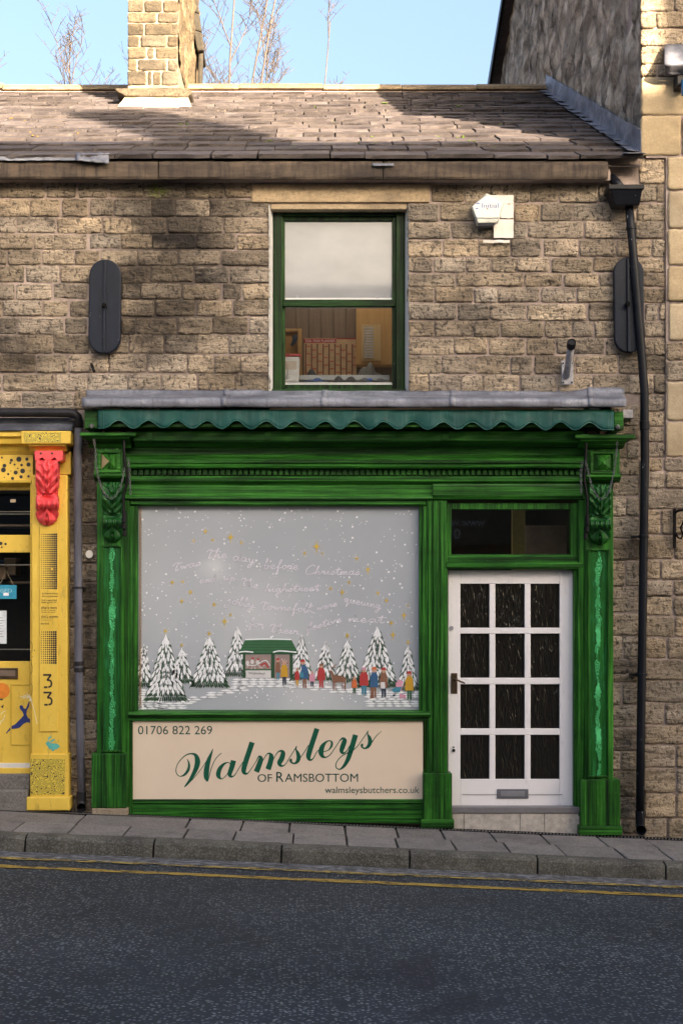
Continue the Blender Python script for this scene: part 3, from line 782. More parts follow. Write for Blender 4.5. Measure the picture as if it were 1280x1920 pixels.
# ridge stones
RZ = RE_Z+(RIDGE_Y-RE_Y)*RS
x = -6.1; i = 0
M['ridge'] = mk_stone('ridge_stone', (.33, .26, .17), (.22, .17, .11), (.05, .045, .04), .5)
while x < 2.55:
    L = min(rng.uniform(.75, .95), 2.56-x); r = random.Random(i); dz = r.uniform(-.012, .012)
    prf = [(-.17, -.035), (-.155, .0), (-.05, .062), (.05, .062), (.155, 0), (.17, -.035)]
    mb = MB().prism_x([(RIDGE_Y+a, RZ+b+.035+dz) for a, b in prf], x+.0015, x+L-.0015)
    obj('ridge_stone', mb, M['ridge'], roofo, bevel=.01); x += L; i += 1
obj('ridge_bed', MB().prism_x([(RIDGE_Y-.15, RZ-.03), (RIDGE_Y-.04, RZ+.06), (RIDGE_Y+.04, RZ+.06), (RIDGE_Y+.15, RZ-.03)], -6.1, 2.55), M['mortar'], roofo)
# lead soakers up the party wall
fs_ = MB(); nst = 15
for i in range(nst):
    s0 = .02+i*(SLEN-.15)/nst; s1 = s0+(SLEN-.15)/nst+.04
    def fn(u, v, s0=s0, s1=s1, i=i):
        if u < .5: p = roof(2.565-.10*(1-u*2)-.015*rng.uniform(-.3,.3), s0+(s1-s0)*v, .055+.012*(1-v)+.006*rng.uniform(-1,1)); return p
        p = roof(2.553, s0+(s1-s0)*v, .06); return (2.553-.006*rng.random(), p[1], p[2]+(u-.5)*2*.17+.006*rng.uniform(-1,1))
    fs_.grid(fn, 4, 3)
obj('lead_flashing', fs_, M['lead'], bld, solid=.004)
obj('lead_flashing', MB().grid(lambda u, v: (2.40+.165*u, -.14+.20*v, RE_Z+.06-.03*(1-v)+.012*mnoise.noise((u*6, v*5, 2))), 6, 5), M['lead'], bld, solid=.006, smooth=True)
# chimney
YC0, YC1 = 3.30, 5.9
ch = bpy.data.objects.new('chimney', None)
cx0, cx1 = X_(238, YC0), X_(335, YC0)
core = MB().box(cx0+.012, cx1-.012, YC0+.012, YC1, RZ-1.2, 9.6)
ch = obj('chimney', core, M['mortar_pale'], bld)
cz = [160, 133, 110, 88, 66, 43, 23, 0, -24, -48, -72, -96, -120]
cjs = [[238,276,286,302,335],[238,257,314,335],[238,275,290,335],[238,263,313,335],[238,271,335],[238,295,335],[238,270,305,335],[238,285,335],[238,268,310,335],[238,300,335],[238,270,335],[238,290,335]]
for i, (a, b) in enumerate(zip(cz, cz[1:])):
    for q, (c, d) in enumerate(zip(cjs[i], cjs[i][1:])):
        sd += 1; stone(X_(c+.8, YC0), X_(d-.8, YC0), Z_(a, YC0), Z_(b, YC0), M['chim'], ch, Y=YC0, rough=.007, seed=sd, name='chimney_stone', gap=.008, back=.03)
# right flank of the stack: rough courses
def flank(u, v):
    y = YC0+.02+(YC1-YC0-.02)*u; z = RZ-.1+(9.6-RZ+.1)*v
    q = mnoise.noise((y*4, z*7, 1))+.6*mnoise.noise((y*13, z*17, 3))
    return (cx1-.004+.03*q, y, z)
fl = MB().grid(flank, 60, 50)
M['chim_side'] = mk_stone('chimney_flank', (.30, .24, .16), (.17, .135, .09), (.05, .04, .03), 1.0)
obj('flank', fl, M['chim_side'], ch, smooth=True)
# water table slab, mortar skirt, dark stone tabling on the far edge
YT = YC0-.10
zt0, zt1 = Z_(176, YT), Z_(163, YT)
tb = MB().prism_y([(X_(216,YT), zt1-.01), (X_(217,YT), zt0+.03), (X_(236,YT), zt0-.02), (X_(350,YT), zt0-.03), (X_(359,YT), zt0+.0), (X_(360,YT), zt1-.03), (X_(340,YT), zt1)], YT, YC0+.5)
tb.prism_y([(X_(330,YT), zt1-.03), (X_(330,YT), zt0), (X_(359,YT), zt0), (X_(360,YT), zt1-.03), (X_(345,YT), zt1+.02)], YC0+.501, YC0+1.6)
obj('water_table', tb, M['chim'], ch, bevel=.015)
M['render'] = simple('lime_mortar', (.33, .265, .20), .95, .2, 7, .5)
def skirt(u, v):
    xa = X_(236,YT)+(X_(350,YT)-X_(236,YT))*u
    s_ = (1-v)
    x = xa+(u-.5)*.16*s_; yv = YC0-.02-.28*s_+.015*mnoise.noise((u*5, v*3, 1))
    z = RE_Z+(yv-RE_Y)*RS+.02+ (zt0-.0-(RE_Z+(YC0-.02-RE_Y)*RS))*v
    return (x, yv, z+.01*mnoise.noise((u*8, v*4, 2)))
sk_ = MB().grid(skirt, 16, 6)
sk_.box(X_(238,YT), X_(350,YT), YC0+.0, YC0+1.6, RZ-.8, zt0+.02)
obj('mortar_skirt', sk_, M['render'], ch, smooth=False)
M['sootstone'] = simple('sooty_stone', (.035, .030, .022), .95, .5, 20, .8)
tbl = MB()
pp = [W(347,-20,5.2), W(352,20,5.2), W(362,55,5.2), W(370,95,5.2)]; qq = [W(366,-20,5.2), W(374,25,5.2), W(379,60,5.2), W(383,94,5.2)]
for i in range(3):
    a, b, c, d = pp[i], qq[i], qq[i+1], pp[i+1]
    tbl.add([a, b, c, d]+[(p[0]-.02, p[1]+.55, p[2]) for p in (a, b, c, d)], [(3,2,1,0),(4,5,6,7),(0,1,5,4),(1,2,6,5),(2,3,7,6),(3,0,4,7)])
obj('stone_tabling', tbl, M['sootstone'], ch, bevel=.02)
obj('pipe_stub', MB().tube([W(377, 98, 5.3), W(376, 140, 5.3), W(375, 172, 5.3)], .03, 8), M['sootstone'], ch)

# upstairs window
YW = .16
win = bpy.data.objects.new('window', None); COL.objects.link(win); place(win, bld, W(635, 741, YW))
obj('frame_jamb', MB().pbox(513, 529, 392, 740, YW, YW+.1), M['green_dark_v'], win, bevel=.005)
obj('frame_jamb', MB().pbox(742, 757, 392, 740, YW, YW+.1), M['green_dark_v'], win, bevel=.005)
obj('frame_head', MB().pbox(529.3, 741.7, 392, 405, YW+.004, YW+.1), M['green_dark_h'], win, bevel=.005)
obj('sill', MB().pbox(510, 762, 729, 741, YW-.035, YW+.1), M['green_dark_h'], win, bevel=.005)
obj('upper_sash', MB().pbox(526, 534, 403, 574, YW+.03, YW+.08).pbox(735, 744, 403, 574, YW+.03, YW+.08).pbox(534.2, 734.8, 403, 414, YW+.032, YW+.08), M['green_dark_v'], win, bevel=.004)
obj('meeting_rail', MB().pbox(530, 740, 561.5, 574.5, YW+.02, YW+.09), M['green_dark_h'], win, bevel=.005)
obj('lower_sash', MB().pbox(527, 534.5, 575, 728, YW+.05, YW+.1).pbox(735, 743, 575, 728, YW+.05, YW+.1).pbox(534.7, 734.8, 721, 730, YW+.045, YW+.1), M['green_dark_v'], win, bevel=.004)
obj('putty', MB().pbox(534.5, 735, 558.5, 561.5, YW+.045, YW+.06).pbox(534.5, 735, 574.8, 577, YW+.055, YW+.07).pbox(534.6, 735, 719.3, 721, YW+.052, YW+.07), M['reveal'], win)
obj('frosted_pane', MB().pbox(532, 737, 412, 563, YW+.055, YW+.062), M['film_up'], win)
obj('clear_pane', MB().add([W(532,574,YW+.08), W(737,574,YW+.08), W(737,723,YW+.08), W(532,723,YW+.08)], [(3,2,1,0)]), M['glass'], win)
obj('clip', MB().pbox(555, 560, 553, 558, YW+.045, YW+.055).pbox(704, 709, 554, 559, YW+.045, YW+.055), M['steel'], win)
obj('leak_blocker', MB().pbox(496, 513.5, 376, 748, YW+.02, YW+.29).pbox(756.5, 772, 376, 748, YW+.02, YW+.29).pbox(513.7, 756.3, 376, 393, YW+.02, YW+.29).pbox(513.7, 756.3, 741, 750, YW+.02, YW+.29), M['green_dark_v'], win)  # added boxes blocking light that leaked in round the frame
for (a, b, c, d) in ((504, 511.5, 384, 742), (759, 766, 386, 742)):
    rv = MB().grid(lambda u, v, a=a, b=b, c=c, d=d: W(a+(b-a)*u+(1.6*mnoise.noise((v*30, a, 0)) if (u < .5) == (a < 600) else 0), c+(d-c)*v, YS-.012+(.11*u if a < 600 else .11*(1-u))), 3, 60)
    obj('painted_reveal', rv, M['reveal'], win)
obj('reveal_head', MB().pbox(508, 762, 381, 392, YS+.012, YW+.02), M['lintel'], win)

# ------------------------------------------------------------------ taller building on the right
tall = thing('tall_building', 'taller sandstone building at right edge with rubble gable rising above the slate roof', 'building', (4.8, 4.2, 0))
TX = 2.566; TY0 = .03
fz = 7.2; rz_, ry_ = 10.4, 5.2; bz_, by_ = 9.05, 8.4
def verge(y): return fz+(rz_-fz)*y/ry_ if y < ry_ else rz_+(bz_-rz_)*(y-ry_)/(by_-ry_)
def gab(u, v):
    y = TY0+.03+(by_-TY0-.03)*u; zt = verge(y); z = 4.6+(zt-4.6)*v
    q = mnoise.noise((y*2.6+z*1.2, z*2.8-y*1.2, 1))+.7*mnoise.noise((y*6, z*6, 2))+.4*mnoise.noise((y*14, z*14, 4))
    return (TX+.025-.045*q*(1 if .0 < u else 0), y, z)
tg = obj('gable', MB().grid(gab, 130, 100), M['gable'], tall, smooth=True)
zl_ = Z_(295, TY0); zm_ = Z_(640, TY0)
tb_ = MB().prism_x([(TY0+.012, zl_), (TY0+.012, fz), (ry_, rz_), (by_, bz_), (by_, zl_)], TX+.05, 7.4)
tb_.box(X_(1248, TY0), 7.4, TY0+.012, by_, zm_, zl_-.0005).box(X_(1248, TY0), 7.4, TY0+.012, by_, Z_(858, TY0), zm_-.0005).box(X_(1206, TY0), 7.4, TY0+.012, by_, -.7, Z_(858, TY0)-.0005)
twall = obj('wall', tb_, M['mortar'], tall)
rfx = MB().prism_x([(-.22, fz-.12), (-.22, fz-.04), (ry_, rz_+.09), (by_+.25, bz_+.0), (by_+.25, bz_-.09), (ry_, rz_+.001)], TX-.10, 7.6)
obj('roof', rfx, M['slate'], tall)
obj('barge_edge', MB().prism_x([(ry_+1.2, verge(ry_+1.2)-.06), (ry_+1.2, verge(ry_+1.2)+.03), (by_+.28, bz_+.0), (by_+.28, bz_-.16)], TX-.14, TX-.102), M['iron'], tall)
def tst(a, b, c, d, m='stone_r', rough=.014):
    global sd; sd += 1
    stone(X_(a,TY0), X_(b,TY0), Z_(d,TY0), Z_(c,TY0), M[m], twall, Y=TY0, rough=rough, seed=sd, gap=.008)
for row in [(-130,-96,(1199,1235,1290,1370)),(-96,-64,(1199,1260,1330,1400)),(-64,-36,(1199,1225,1280,1350,1400)),(-36,-8,(1199,1240,1310,1400)),(-8,21.5,(1199,1262,1330,1400)),(21.5,54,(1199,1230,1300,1400)),(54,87,(1199,1290,1400)),(87,120,(1199,1245,1330,1400)),(120,144,(1199,1231,1290,1400))]:
    for a, b in zip(row[2], row[2][1:]): tst(a, b, row[0], row[1])
for a, b, c, d in [(1200,1300,144,216),(1200,1277,216,292),(1300,1400,144,216),(1277,1400,216,292),(1250,1330,293,357),(1250,1310,357,429),(1250,1320,429,498),(1250,1300,498,566),(1252,1330,567,640),(1247,1290,715,790),(1247,1330,790,858)]:
    tst(a, b, c, d, 'ashlar', .0012)
for row in [(640,676,(1248,1300,1400)),(676,715,(1248,1290,1400)),(858,884,(1205,1243,1300,1400)),(884,916,(1205,1246,1330,1400)),(916,955,(1205,1300,1400)),(955,1003,(1205,1238,1300,1400)),(1003,1049,(1205,1263,1330,1400)),(1049,1087,(1205,1237,1300,1400)),(1087,1118,(1205,1261,1350)),(1118,1155,(1205,1261,1350)),(1155,1195,(1205,1264,1350)),(1195,1236,(1205,1249,1350)),(1236,1275,(1205,1290,1400)),(1275,1317,(1205,1285,1400)),(1317,1359,(1205,1245,1310,1400)),(1359,1397,(1205,1285,1400)),(1397,1440,(1205,1267,1340)),(1440,1487,(1205,1267,1340)),(1487,1534,(1205,1267,1340)),(1534,1580,(1205,1250,1310,1400)),(1580,1625,(1205,1290,1400))]:
    for a, b in zip(row[2], row[2][1:]): tst(a, b, row[0], row[1])
outer = MB()       # the tall front carries on beyond the right edge of the frame
for ya, yb_, xe in [(-130,-96,1370),(-96,-64,1400),(-64,-36,1400),(-36,-8,1400),(-8,21.5,1400),(21.5,54,1400),(54,87,1400),(87,120,1400),(120,144,1400),(144,216,1400),(216,292,1400),(293,357,1330),(357,429,1310),(429,498,1320),(498,566,1300),(567,640,1330),(640,676,1400),(676,715,1400),(715,790,1290),(790,858,1330),(858,884,1400),(884,916,1400),(916,955,1400),(955,1003,1400),(1003,1049,1400),(1049,1087,1400),(1087,1118,1350),(1118,1155,1350),(1155,1195,1350),(1195,1236,1350),(1236,1275,1400),(1275,1317,1400),(1317,1359,1400),(1359,1397,1400),(1397,1440,1340),(1440,1487,1340),(1487,1534,1340),(1534,1580,1400),(1580,1625,1400)]:
    while xe < 2000:
        w = rng.uniform(50, 110); sd += 1
        stone(X_(xe,TY0), X_(xe+w,TY0), Z_(yb_,TY0), Z_(ya,TY0), M['stone_r'], twall, Y=TY0, rough=.014, seed=sd, gap=.008, into=outer); xe += w
kind(obj('outer_stones', outer, M['stone_r'], twall, smooth=True), 'stuff')
# narrow stones of the shop wall between pipe and party joint
for a, b in zip([739,772,800,830,858],[772,800,830,858,884]):
    sd += 1; stone(X_(1200,YS), X_(1246,YS), Z_(b,YS), Z_(a,YS), M['stone'], wall, seed=sd)
tp = MB()
tp.box(X_(1246,-.1), X_(1420,-.1), -.13, TY0+.05, Z_(117,-.1), Z_(84,-.1))
gtr = tall
obj('lead_hood', MB().grid(lambda u, v: W(1245+170*u, 84+36*v+2*mnoise.noise((u*3, v, 1)), TY0-.02-.18*v+.02*mnoise.noise((u*4, v*3, 2))), 12, 6).grid(lambda u, v: W(1245+170*u, 120+22*v-14*v*u+2*mnoise.noise((u*3, v, 5)), TY0-.21+.10*v+.02*mnoise.noise((u*4, v*3, 3))), 12, 5), M['lead'], tall, solid=.008, smooth=True)
obj('hood_bracket', MB().pbox(1268, 1292, 138, 162, -.08, TY0+.02), M['pipe_dark'], tall, bevel=.01)
obj('sign_lamp', MB().tube([W(1283,150,-.12), W(1283,178,-.12)], [.03,.03], 12), simple('blue_enamel', (.01, .10, .25), .3), tall)

# ------------------------------------------------------------------ building across the street (seen in the glass, shades the facade)
YO = -12.6; kx = math.tan(AZ); kz = math.tan(EL)/math.cos(AZ)
def oc(xp, zp): return xp+(-YO)*kx, zp+(-YO)*kz     # place that shades (xp, zp) of the shop wall plane
ob = thing('opposite_building', 'stone shop terrace across the road, mirrored faintly in the shop window', 'building', (0, YO-3, 0))
zE = oc(0, 5.78)[1]; xT = oc(2.715, 0)[0]
M['opp_wall'] = mk_stone('opposite_stone', (.40, .32, .22), (.30, .24, .16), (.12, .10, .08), .6)
XB = oc(-3.9, 0)[0]       # height cut to single storey left of here to open up sky light
ow = MB().box(XB, xT+.5, YO-6, YO, 3.9, zE).box(-15, XB, YO-6, YO, 3.6, 4.15).box(-15, xT+.5, YO-6, YO-1.5, -.7, 3.6)
for a, b in ((-15, -14), (-8.6, -8.2), (-3.6, -3.25), (.55, 1.0), (4.4, 4.8), (xT-.4, xT+.5)): ow.box(a, b, YO-1.5, YO, -.7, 3.6)
ow.box(XB, xT+.5, YO-1.5, YO, 3.6, 3.9)
ow.box(-1.2, XB-.001, YO-6, YO-.02, 4.151, 7.2)  # unseen block added so the upstairs pane mirrors wall, not bright sky
obj('wall', ow, M['opp_wall'], ob)
obj('wing', MB().prism_z([(xT, YO+.05), (xT+3.6, YO-5.95), (20, YO-5.95), (16.5, YO+.05)][::-1], -.9, oc(0, 7.0)[1]), M['opp_wall'], ob)  # flank angled along the sun so a lit strip reaches the tall front
c0 = oc(-.62, 0)[0]; c1 = oc(.25, 0)[0]
obj('chimney', MB().prism_y([(c0, zE), (c1, zE), (c1, oc(0,6.8)[1]), (c1-.3, oc(0,7.35)[1]), (c0, oc(0,7.35)[1])], YO-.45, YO), M['opp_wall'], ob)
M['opp_glass'] = N('opposite_glass').fin((.04, .045, .05), .05, spec=.6)
for i, xx in enumerate((4.4, 6.4, 8.6)):
    for zz in (5.0, 7.4):
        w_ = obj('window', MB().box(xx, xx+1.0, YO-.02, YO+.012, zz, zz+1.5), M['white'], ob)
        obj('pane', MB().box(xx+.08, xx+.92, YO+.013, YO+.02, zz+.08, zz+.70).box(xx+.08, xx+.92, YO+.013, YO+.02, zz+.78, zz+1.42), M['opp_glass'], w_)
M['fascia_dark'] = simple('fascia_grey', (.085, .088, .082), .5)
M['fascia_pale'] = simple('fascia_letters', (.62, .62, .60), .5)
def ofascia(x0, x1, mat):
    return obj('fascia', MB().box(x0, x1, YO, YO+.12, 2.72, 3.55), mat, ob)
fa = ofascia(-8.4, -1.2, M['fascia_dark']); fb = ofascia(-1.0, 4.9, simple('fascia_green', (.05, .058, .040), .5))
for a, b in ((-8.2, -3.6), (-3.25, .55), (1.0, 4.4), (4.8, 8.8)):
    obj('shop_window', MB().box(a, b, YO-.5, YO-.44, -.2, 2.7), M['opp_glass'], ob)
    obj('stall_riser', MB().box(a, b, YO-.44, YO-.3, -.7, .5), M['opp_wall'], ob)
def mir(px): return (px-CX)*S*(D-YO)/D
def miz(py): return EZ+(HY-py)*S*(D-YO)/D
def otext(s, px_left, px_right, yt_, yb_, parent, mat):
    cu = bpy.data.curves.new('t', 'FONT'); cu.body = s; to = bpy.data.objects.new('t', cu); COL.objects.link(to); bpy.context.view_layer.update()
    me = bpy.data.meshes.new_from_object(to.evaluated_get(bpy.context.evaluated_depsgraph_get())); bpy.data.objects.remove(to)
    co = [v.co for v in me.vertices]; x0, x1 = min(v.x for v in co), max(v.x for v in co); y0, y1 = min(v.y for v in co), max(v.y for v in co)
    xa, xb = mir(px_left), mir(px_right)      # reads right way round for someone facing it from the green shop
    vs = [(xb+(xa-xb)*(v.x-x0)/(x1-x0), YO+.124, miz(yb_)+(miz(yt_)-miz(yb_))*(v.y-y0)/(y1-y0)) for v in co]
    o = obj('lettering', MB().add(vs, [tuple(p.vertices)[::-1] for p in me.polygons]), mat, parent); bpy.data.meshes.remove(me)
otext('VELVET', 148, 417, 954, 990, fa, M['fascia_pale'])
otext('LADIES', 262, 338, 995, 1004, fa, M['fascia_pale'])
otext('www.velvetramsbottom.co.uk', 664, 908, 972, 986, fb, M['fascia_pale'])
otext('01706 823417', 712, 862, 992, 1010, fb, M['fascia_pale'])

# ------------------------------------------------------------------ bare trees behind the roof
def tree(px, Y, ztop, seed, label, spread=1.0, stems=1, dens=1.0):
    r = random.Random(seed); bx = X_(px, Y)
    t = thing('bare_tree', label, 'tree', (bx, Y, -.7), 'leafless trees behind the roof')
    tr = MB(); br = MB()
    def limb(mb, p, d, L, r0, lvl, n=6):
        pts = [Vector(p)]; dd = Vector(d).normalized()
        for i in range(n):
            dd = (dd+Vector((r.uniform(-1,1), r.uniform(-1,1), r.uniform(-.4,.9)))*(.05 if lvl == 0 else .11)).normalized()
            pts.append(pts[-1]+dd*L/n)
        mb.tube(pts, [max(.004, r0*(1-.78*i/n)) for i in range(n+1)], 6 if lvl == 0 else 4 if lvl == 1 else 3, False)
        return pts
    for s_ in range(stems):
        a = (r.uniform(-.05,.05)*spread, r.uniform(-.04,.04), 1)
        L = (ztop+.7)*r.uniform(.86, 1.0)
        tp = limb(tr, (bx+r.uniform(-.15,.15)*stems, Y, -.7), a, L, .042, 0, 14)
        for i in range(5, 14):
            for q in range(max(1, round(2*dens))):
                p = tp[i]+(tp[i+1]-tp[i])*r.random(); an = r.uniform(0, 6.28)
                l1 = L*.16*r.uniform(.5, 1.2)*(1.25-i/18)
                b1 = limb(br, p, (math.cos(an)*.55*spread, math.sin(an)*.5, 1.0), l1, .011, 1, 6)
                for k in range(1, 6):
                    for w_ in range(3):
                        an2 = r.uniform(0, 6.28); p2 = b1[k]+(b1[k+1]-b1[k])*r.random()
                        b2 = limb(br, p2, (math.cos(an2)*.8, math.sin(an2)*.7, .9), l1*.40*r.uniform(.5, 1.3), .0075, 2, 4)
                        for z in range(2):
                            an3 = r.uniform(0, 6.28)
                            limb(br, b2[2+z], (math.cos(an3), math.sin(an3), .7), l1*.20*r.uniform(.5, 1.3), .0055, 2, 2)
    obj('trunk', tr, M['bark'], t, smooth=True); obj('crown', br, M['bark'], t)
tree(196, 13, 12.9, 3, 'bare twiggy tree just left of the chimney', 1.1, 3, .7)
tree(415, 12, 14.0, 11, 'tallest bare tree, dense twigs immediately right of the chimney', 1.0, 3, .7)
tree(468, 13.5, 12.9, 8, 'slim bare tree between the tallest tree and the lone sapling', .8, 2, .9)
tree(545, 14, 12.6, 5, 'lone bare sapling farthest right behind the ridge', .6, 1, .7)
tree(48, 14, 12.6, 21, 'thin leaning bare sapling near the left edge of the sky', .8, 1, .5)
tree(110, 15, 12.3, 27, 'low sparse bare tree between the left sapling and the twiggy tree', 1.2, 2, .6)
tree(8, 15, 12.2, 33, 'small bare treetop at the far left edge above the ridge', 1.3, 1, .6)
# ------------------------------------------------------------------ rooms behind the glass
room = MB()
rx0, rx1 = X_(190), X_(1140)
obj('shop_room', MB().box(rx0, rx1, 3.2, 3.3, -.3, 3.2).box(rx0-.1, rx0, .46, 3.3, -.3, 3.2).box(rx1, rx1+.1, .46, 3.3, -.3, 3.2).box(rx0, rx1, .46, 3.2, -.35, -.3).box(rx0, rx1, .1, 3.2, 3.2, 3.22), M['dark'], bld)
YB = 1.9
zfl2, zcl2 = 3.30, 5.15
ux0, ux1 = -1.9, 2.2
up = obj('upper_room', MB().box(ux0, ux1, .46, YB+.2, zfl2-.05, zfl2).box(ux0, ux1, .46, YB+.2, zcl2, zcl2+.05).box(ux0-.05, ux0, .46, YB+.2, zfl2-.05, zcl2).box(ux1, ux1+.05, .46, YB+.2, zfl2-.05, zcl2), simple('plaster', (.62, .58, .52), .8), bld)
x = ux0
while x < ux1:
    w = .115; obj('wall_panel', MB().box(x+.003, x+w, YB, YB+.05, zfl2, zcl2), M['panelling'], up, bevel=.004); x += w
obj('wall_panel', MB().box(ux0, ux1, YB+.051, YB+.08, zfl2, zcl2), M['dark'], up)
def up_thing(name, label, cat, px, py, Y): return thing(name, label, cat, W(px, py, Y))
# lit tube lamp on the ceiling upstairs
lamp = thing('ceiling_lamp', 'white tube lamp lit on the ceiling of the upstairs room', 'lamp', (.25, 1.2, zcl2))
obj('batten', MB().box(-.5, 1.0, 1.16, 1.24, zcl2-.05, zcl2-.001), M['white'], lamp, bevel=.005)
le = N('lamp_tube'); le.fin((.9,.9,.9), .5); le.b.inputs['Emission Color'].default_value = (1, .93, .82, 1); le.b.inputs['Emission Strength'].default_value = 5.0
obj('tube', MB().tube([(-.48, 1.2, zcl2-.075), (.98, 1.2, zcl2-.075)], .02, 10), le.mat, lamp, smooth=True)
# window-board clutter
wb = up_thing('window_board', 'pale window board behind the lower sash carrying tools and tubs', 'shelf', 640, 740, .34)
obj('board', MB().pbox(505, 765, 716, 728, .255, .62), simple('white_board', (.60, .60, .60), .5), wb, bevel=.006)
obj('back_rail', MB().pbox(552, 730, 703, 712, .60, .64), simple('grey_rail', (.40, .41, .42), .5), wb, bevel=.004)
t = up_thing('storage_tub', 'white plastic tub with red lid inside upstairs window', 'tub', 546, 703, .45)
def taper(mb, a, b, c, d, Yf, dep, ins):
    p = [W(a, c, Yf), W(b, c, Yf), W(b-ins, d, Yf), W(a+ins, d, Yf)]
    return mb.add(p+[(q[0], Yf+dep, q[2]) for q in p], [(3,2,1,0),(4,5,6,7),(0,1,5,4),(1,2,6,5),(2,3,7,6),(3,0,4,7)])
obj('body', taper(MB(), 527, 562, 668, 716, .42, .14, 2), simple('tub_white', (.70, .69, .68), .4), t, bevel=.006)
obj('lid', MB().pbox(525, 564, 663, 668, .41, .57), simple('tub_lid', (.45, .03, .03), .4), t, bevel=.004)
obj('paper_label', MB().pbox(534, 556, 677, 693, .419, .4195), simple('tub_label', (.62, .52, .44), .6), t)
t = up_thing('wall_planner', 'red headed 2026 year planner on the panelled wall upstairs', 'planner', 620, 706, YB-.02)
obj('sheet', MB().pbox(570, 668, 634, 712, YB-.012, YB-.004), simple('planner_sheet', (.58, .38, .20), .6), t)
M['planner_red'] = simple('planner_red', (.42, .035, .03), .6)
obj('heading', MB().pbox(570, 630, 635, 643, YB-.014, YB-.0125), M['planner_red'], t)
text('lettering', '2026 YEAR PLANNER', (572, 628, 636.5, 641.8), YB-.0155, simple('planner_white', (.75, .68, .6), .6), t)
obj('rule', MB().pbox(630, 668, 634, 636, YB-.014, YB-.0125), M['planner_red'], t)
for i in range(9):
    x0 = 572+i*10.9
    obj('month_column', MB().pbox(x0, x0+2.2, 645, 712, YB-.014, YB-.0125), simple('planner_brown', (.16, .045, .03), .6) if i == 0 else bpy.data.materials['planner_brown'], t)
    mb = MB()
    for k in range(9):
        if (i*7+k*3) % 5 < 2: mb.pbox(x0+2.6, x0+10, 648+k*7, 651+k*7, YB-.0138, YB-.0125)
    if mb.v: kind(obj('entry', mb, simple('planner_band', (.52, .17, .10), .6) if i == 0 else bpy.data.materials['planner_band'], t), 'stuff')
t = up_thing('pine_cabinet', 'pine cabinet with louvred glass door upstairs, right of the planner', 'cabinet', 702, 690, YB-.2)
obj('carcass', MB().pbox(668, 745, 560, 684, YB-.15, YB-.002), M['pine'], t, bevel=.006)
dd_ = obj('door', MB().pbox(677, 714, 608, 676, YB-.165, YB-.151), mk_wood('pine_pale', (.55, .36, .16), (.64, .43, .2)), t, bevel=.004)
for k in range(12): obj('louvre', MB().pbox(682, 700, 613+k*5, 616+k*5, YB-.172, YB-.1655), simple('louvre_pale', (.60, .55, .48), .4) if k == 0 else bpy.data.materials['louvre_pale'], dd_)
t = up_thing('doorway_frame', 'pine door frame upstairs at the left of the panelled wall', 'frame', 550, 706, YB-.02)
obj('jamb', MB().pbox(558, 566, 616, 712, YB-.06, YB-.001), M['pine'], t, bevel=.004); obj('head', MB().pbox(520, 557.8, 616, 622, YB-.058, YB-.001), M['pine'], t, bevel=.004)
obj('door_leaf', MB().pbox(520, 557, 622.2, 712, YB-.03, YB-.002), mk_wood('door_brown', (.40, .20, .05), (.48, .26, .08)), t)
obj('hanging_cap', MB().grid(lambda u, v: W(546+9*u+2*math.sin(v*4), 629+18*v+2*math.sin(u*5), YB-.07-.03*math.sin(u*3.1)*math.sin(v*3.1)), 6, 6), simple('cap_blue', (.035, .045, .07), .8), t, smooth=True)
def lump(name, label, cat, a, b, c, d, Y, dep, col, seed):
    o = MB(); nu, nv = 14, 8
    def fn(u, v):
        e = math.sin(min(1, max(0, u))*math.pi)**.5
        hgt = max(.08, (.55+.75*mnoise.noise((u*3+seed, seed, 1)))*e)
        return ((X_(a,Y)+(X_(b,Y)-X_(a,Y))*u), Y+dep*(v-.5), Z_(d,Y)+(Z_(c,Y)-Z_(d,Y))*hgt*math.sin(v*math.pi)**.6+.004*mnoise.noise((u*14, v*9, seed)))
    return tag(obj(name, o.grid(fn, nu, nv), simple(name+str(seed), col, .7, .35, 60), smooth=True), label, cat)
lump('cloth_bundle', 'patterned grey cushion behind the upstairs window, right of planner', 'cushion', 668, 716, 666, 712, .75, .2, (.10, .09, .075), 2)
lump('dark_bag', 'black cloth lying below the year planner upstairs', 'bag', 556, 612, 690, 716, .7, .2, (.02, .018, .018), 5)
lump('white_glove', 'crumpled white glove at lower left corner of upstairs window', 'glove', 528, 555, 692, 717, .36, .1, (.66, .64, .64), 7)
lump('blue_tray', 'flat blue tray on the upstairs window board', 'tray', 570, 620, 708, 717, .33, .12, (.05, .09, .26), 9)
lump('tool_heap', 'heap of dark tools on upstairs window board beside blue tray', 'tools', 624, 668, 698, 717, .36, .14, (.055, .05, .055), 12)
lump('tool_pouch', 'grey tool pouch at right end of upstairs window board', 'pouch', 668, 730, 703, 717, .35, .14, (.09, .09, .10), 15)
tag(obj('tape_reel', MB().tube([W(687,713,.31), W(697,713,.31)], .016, 12), simple('reel_blue', (.02, .10, .45), .4)), 'small bright blue reel on the tool pouch upstairs', 'reel')

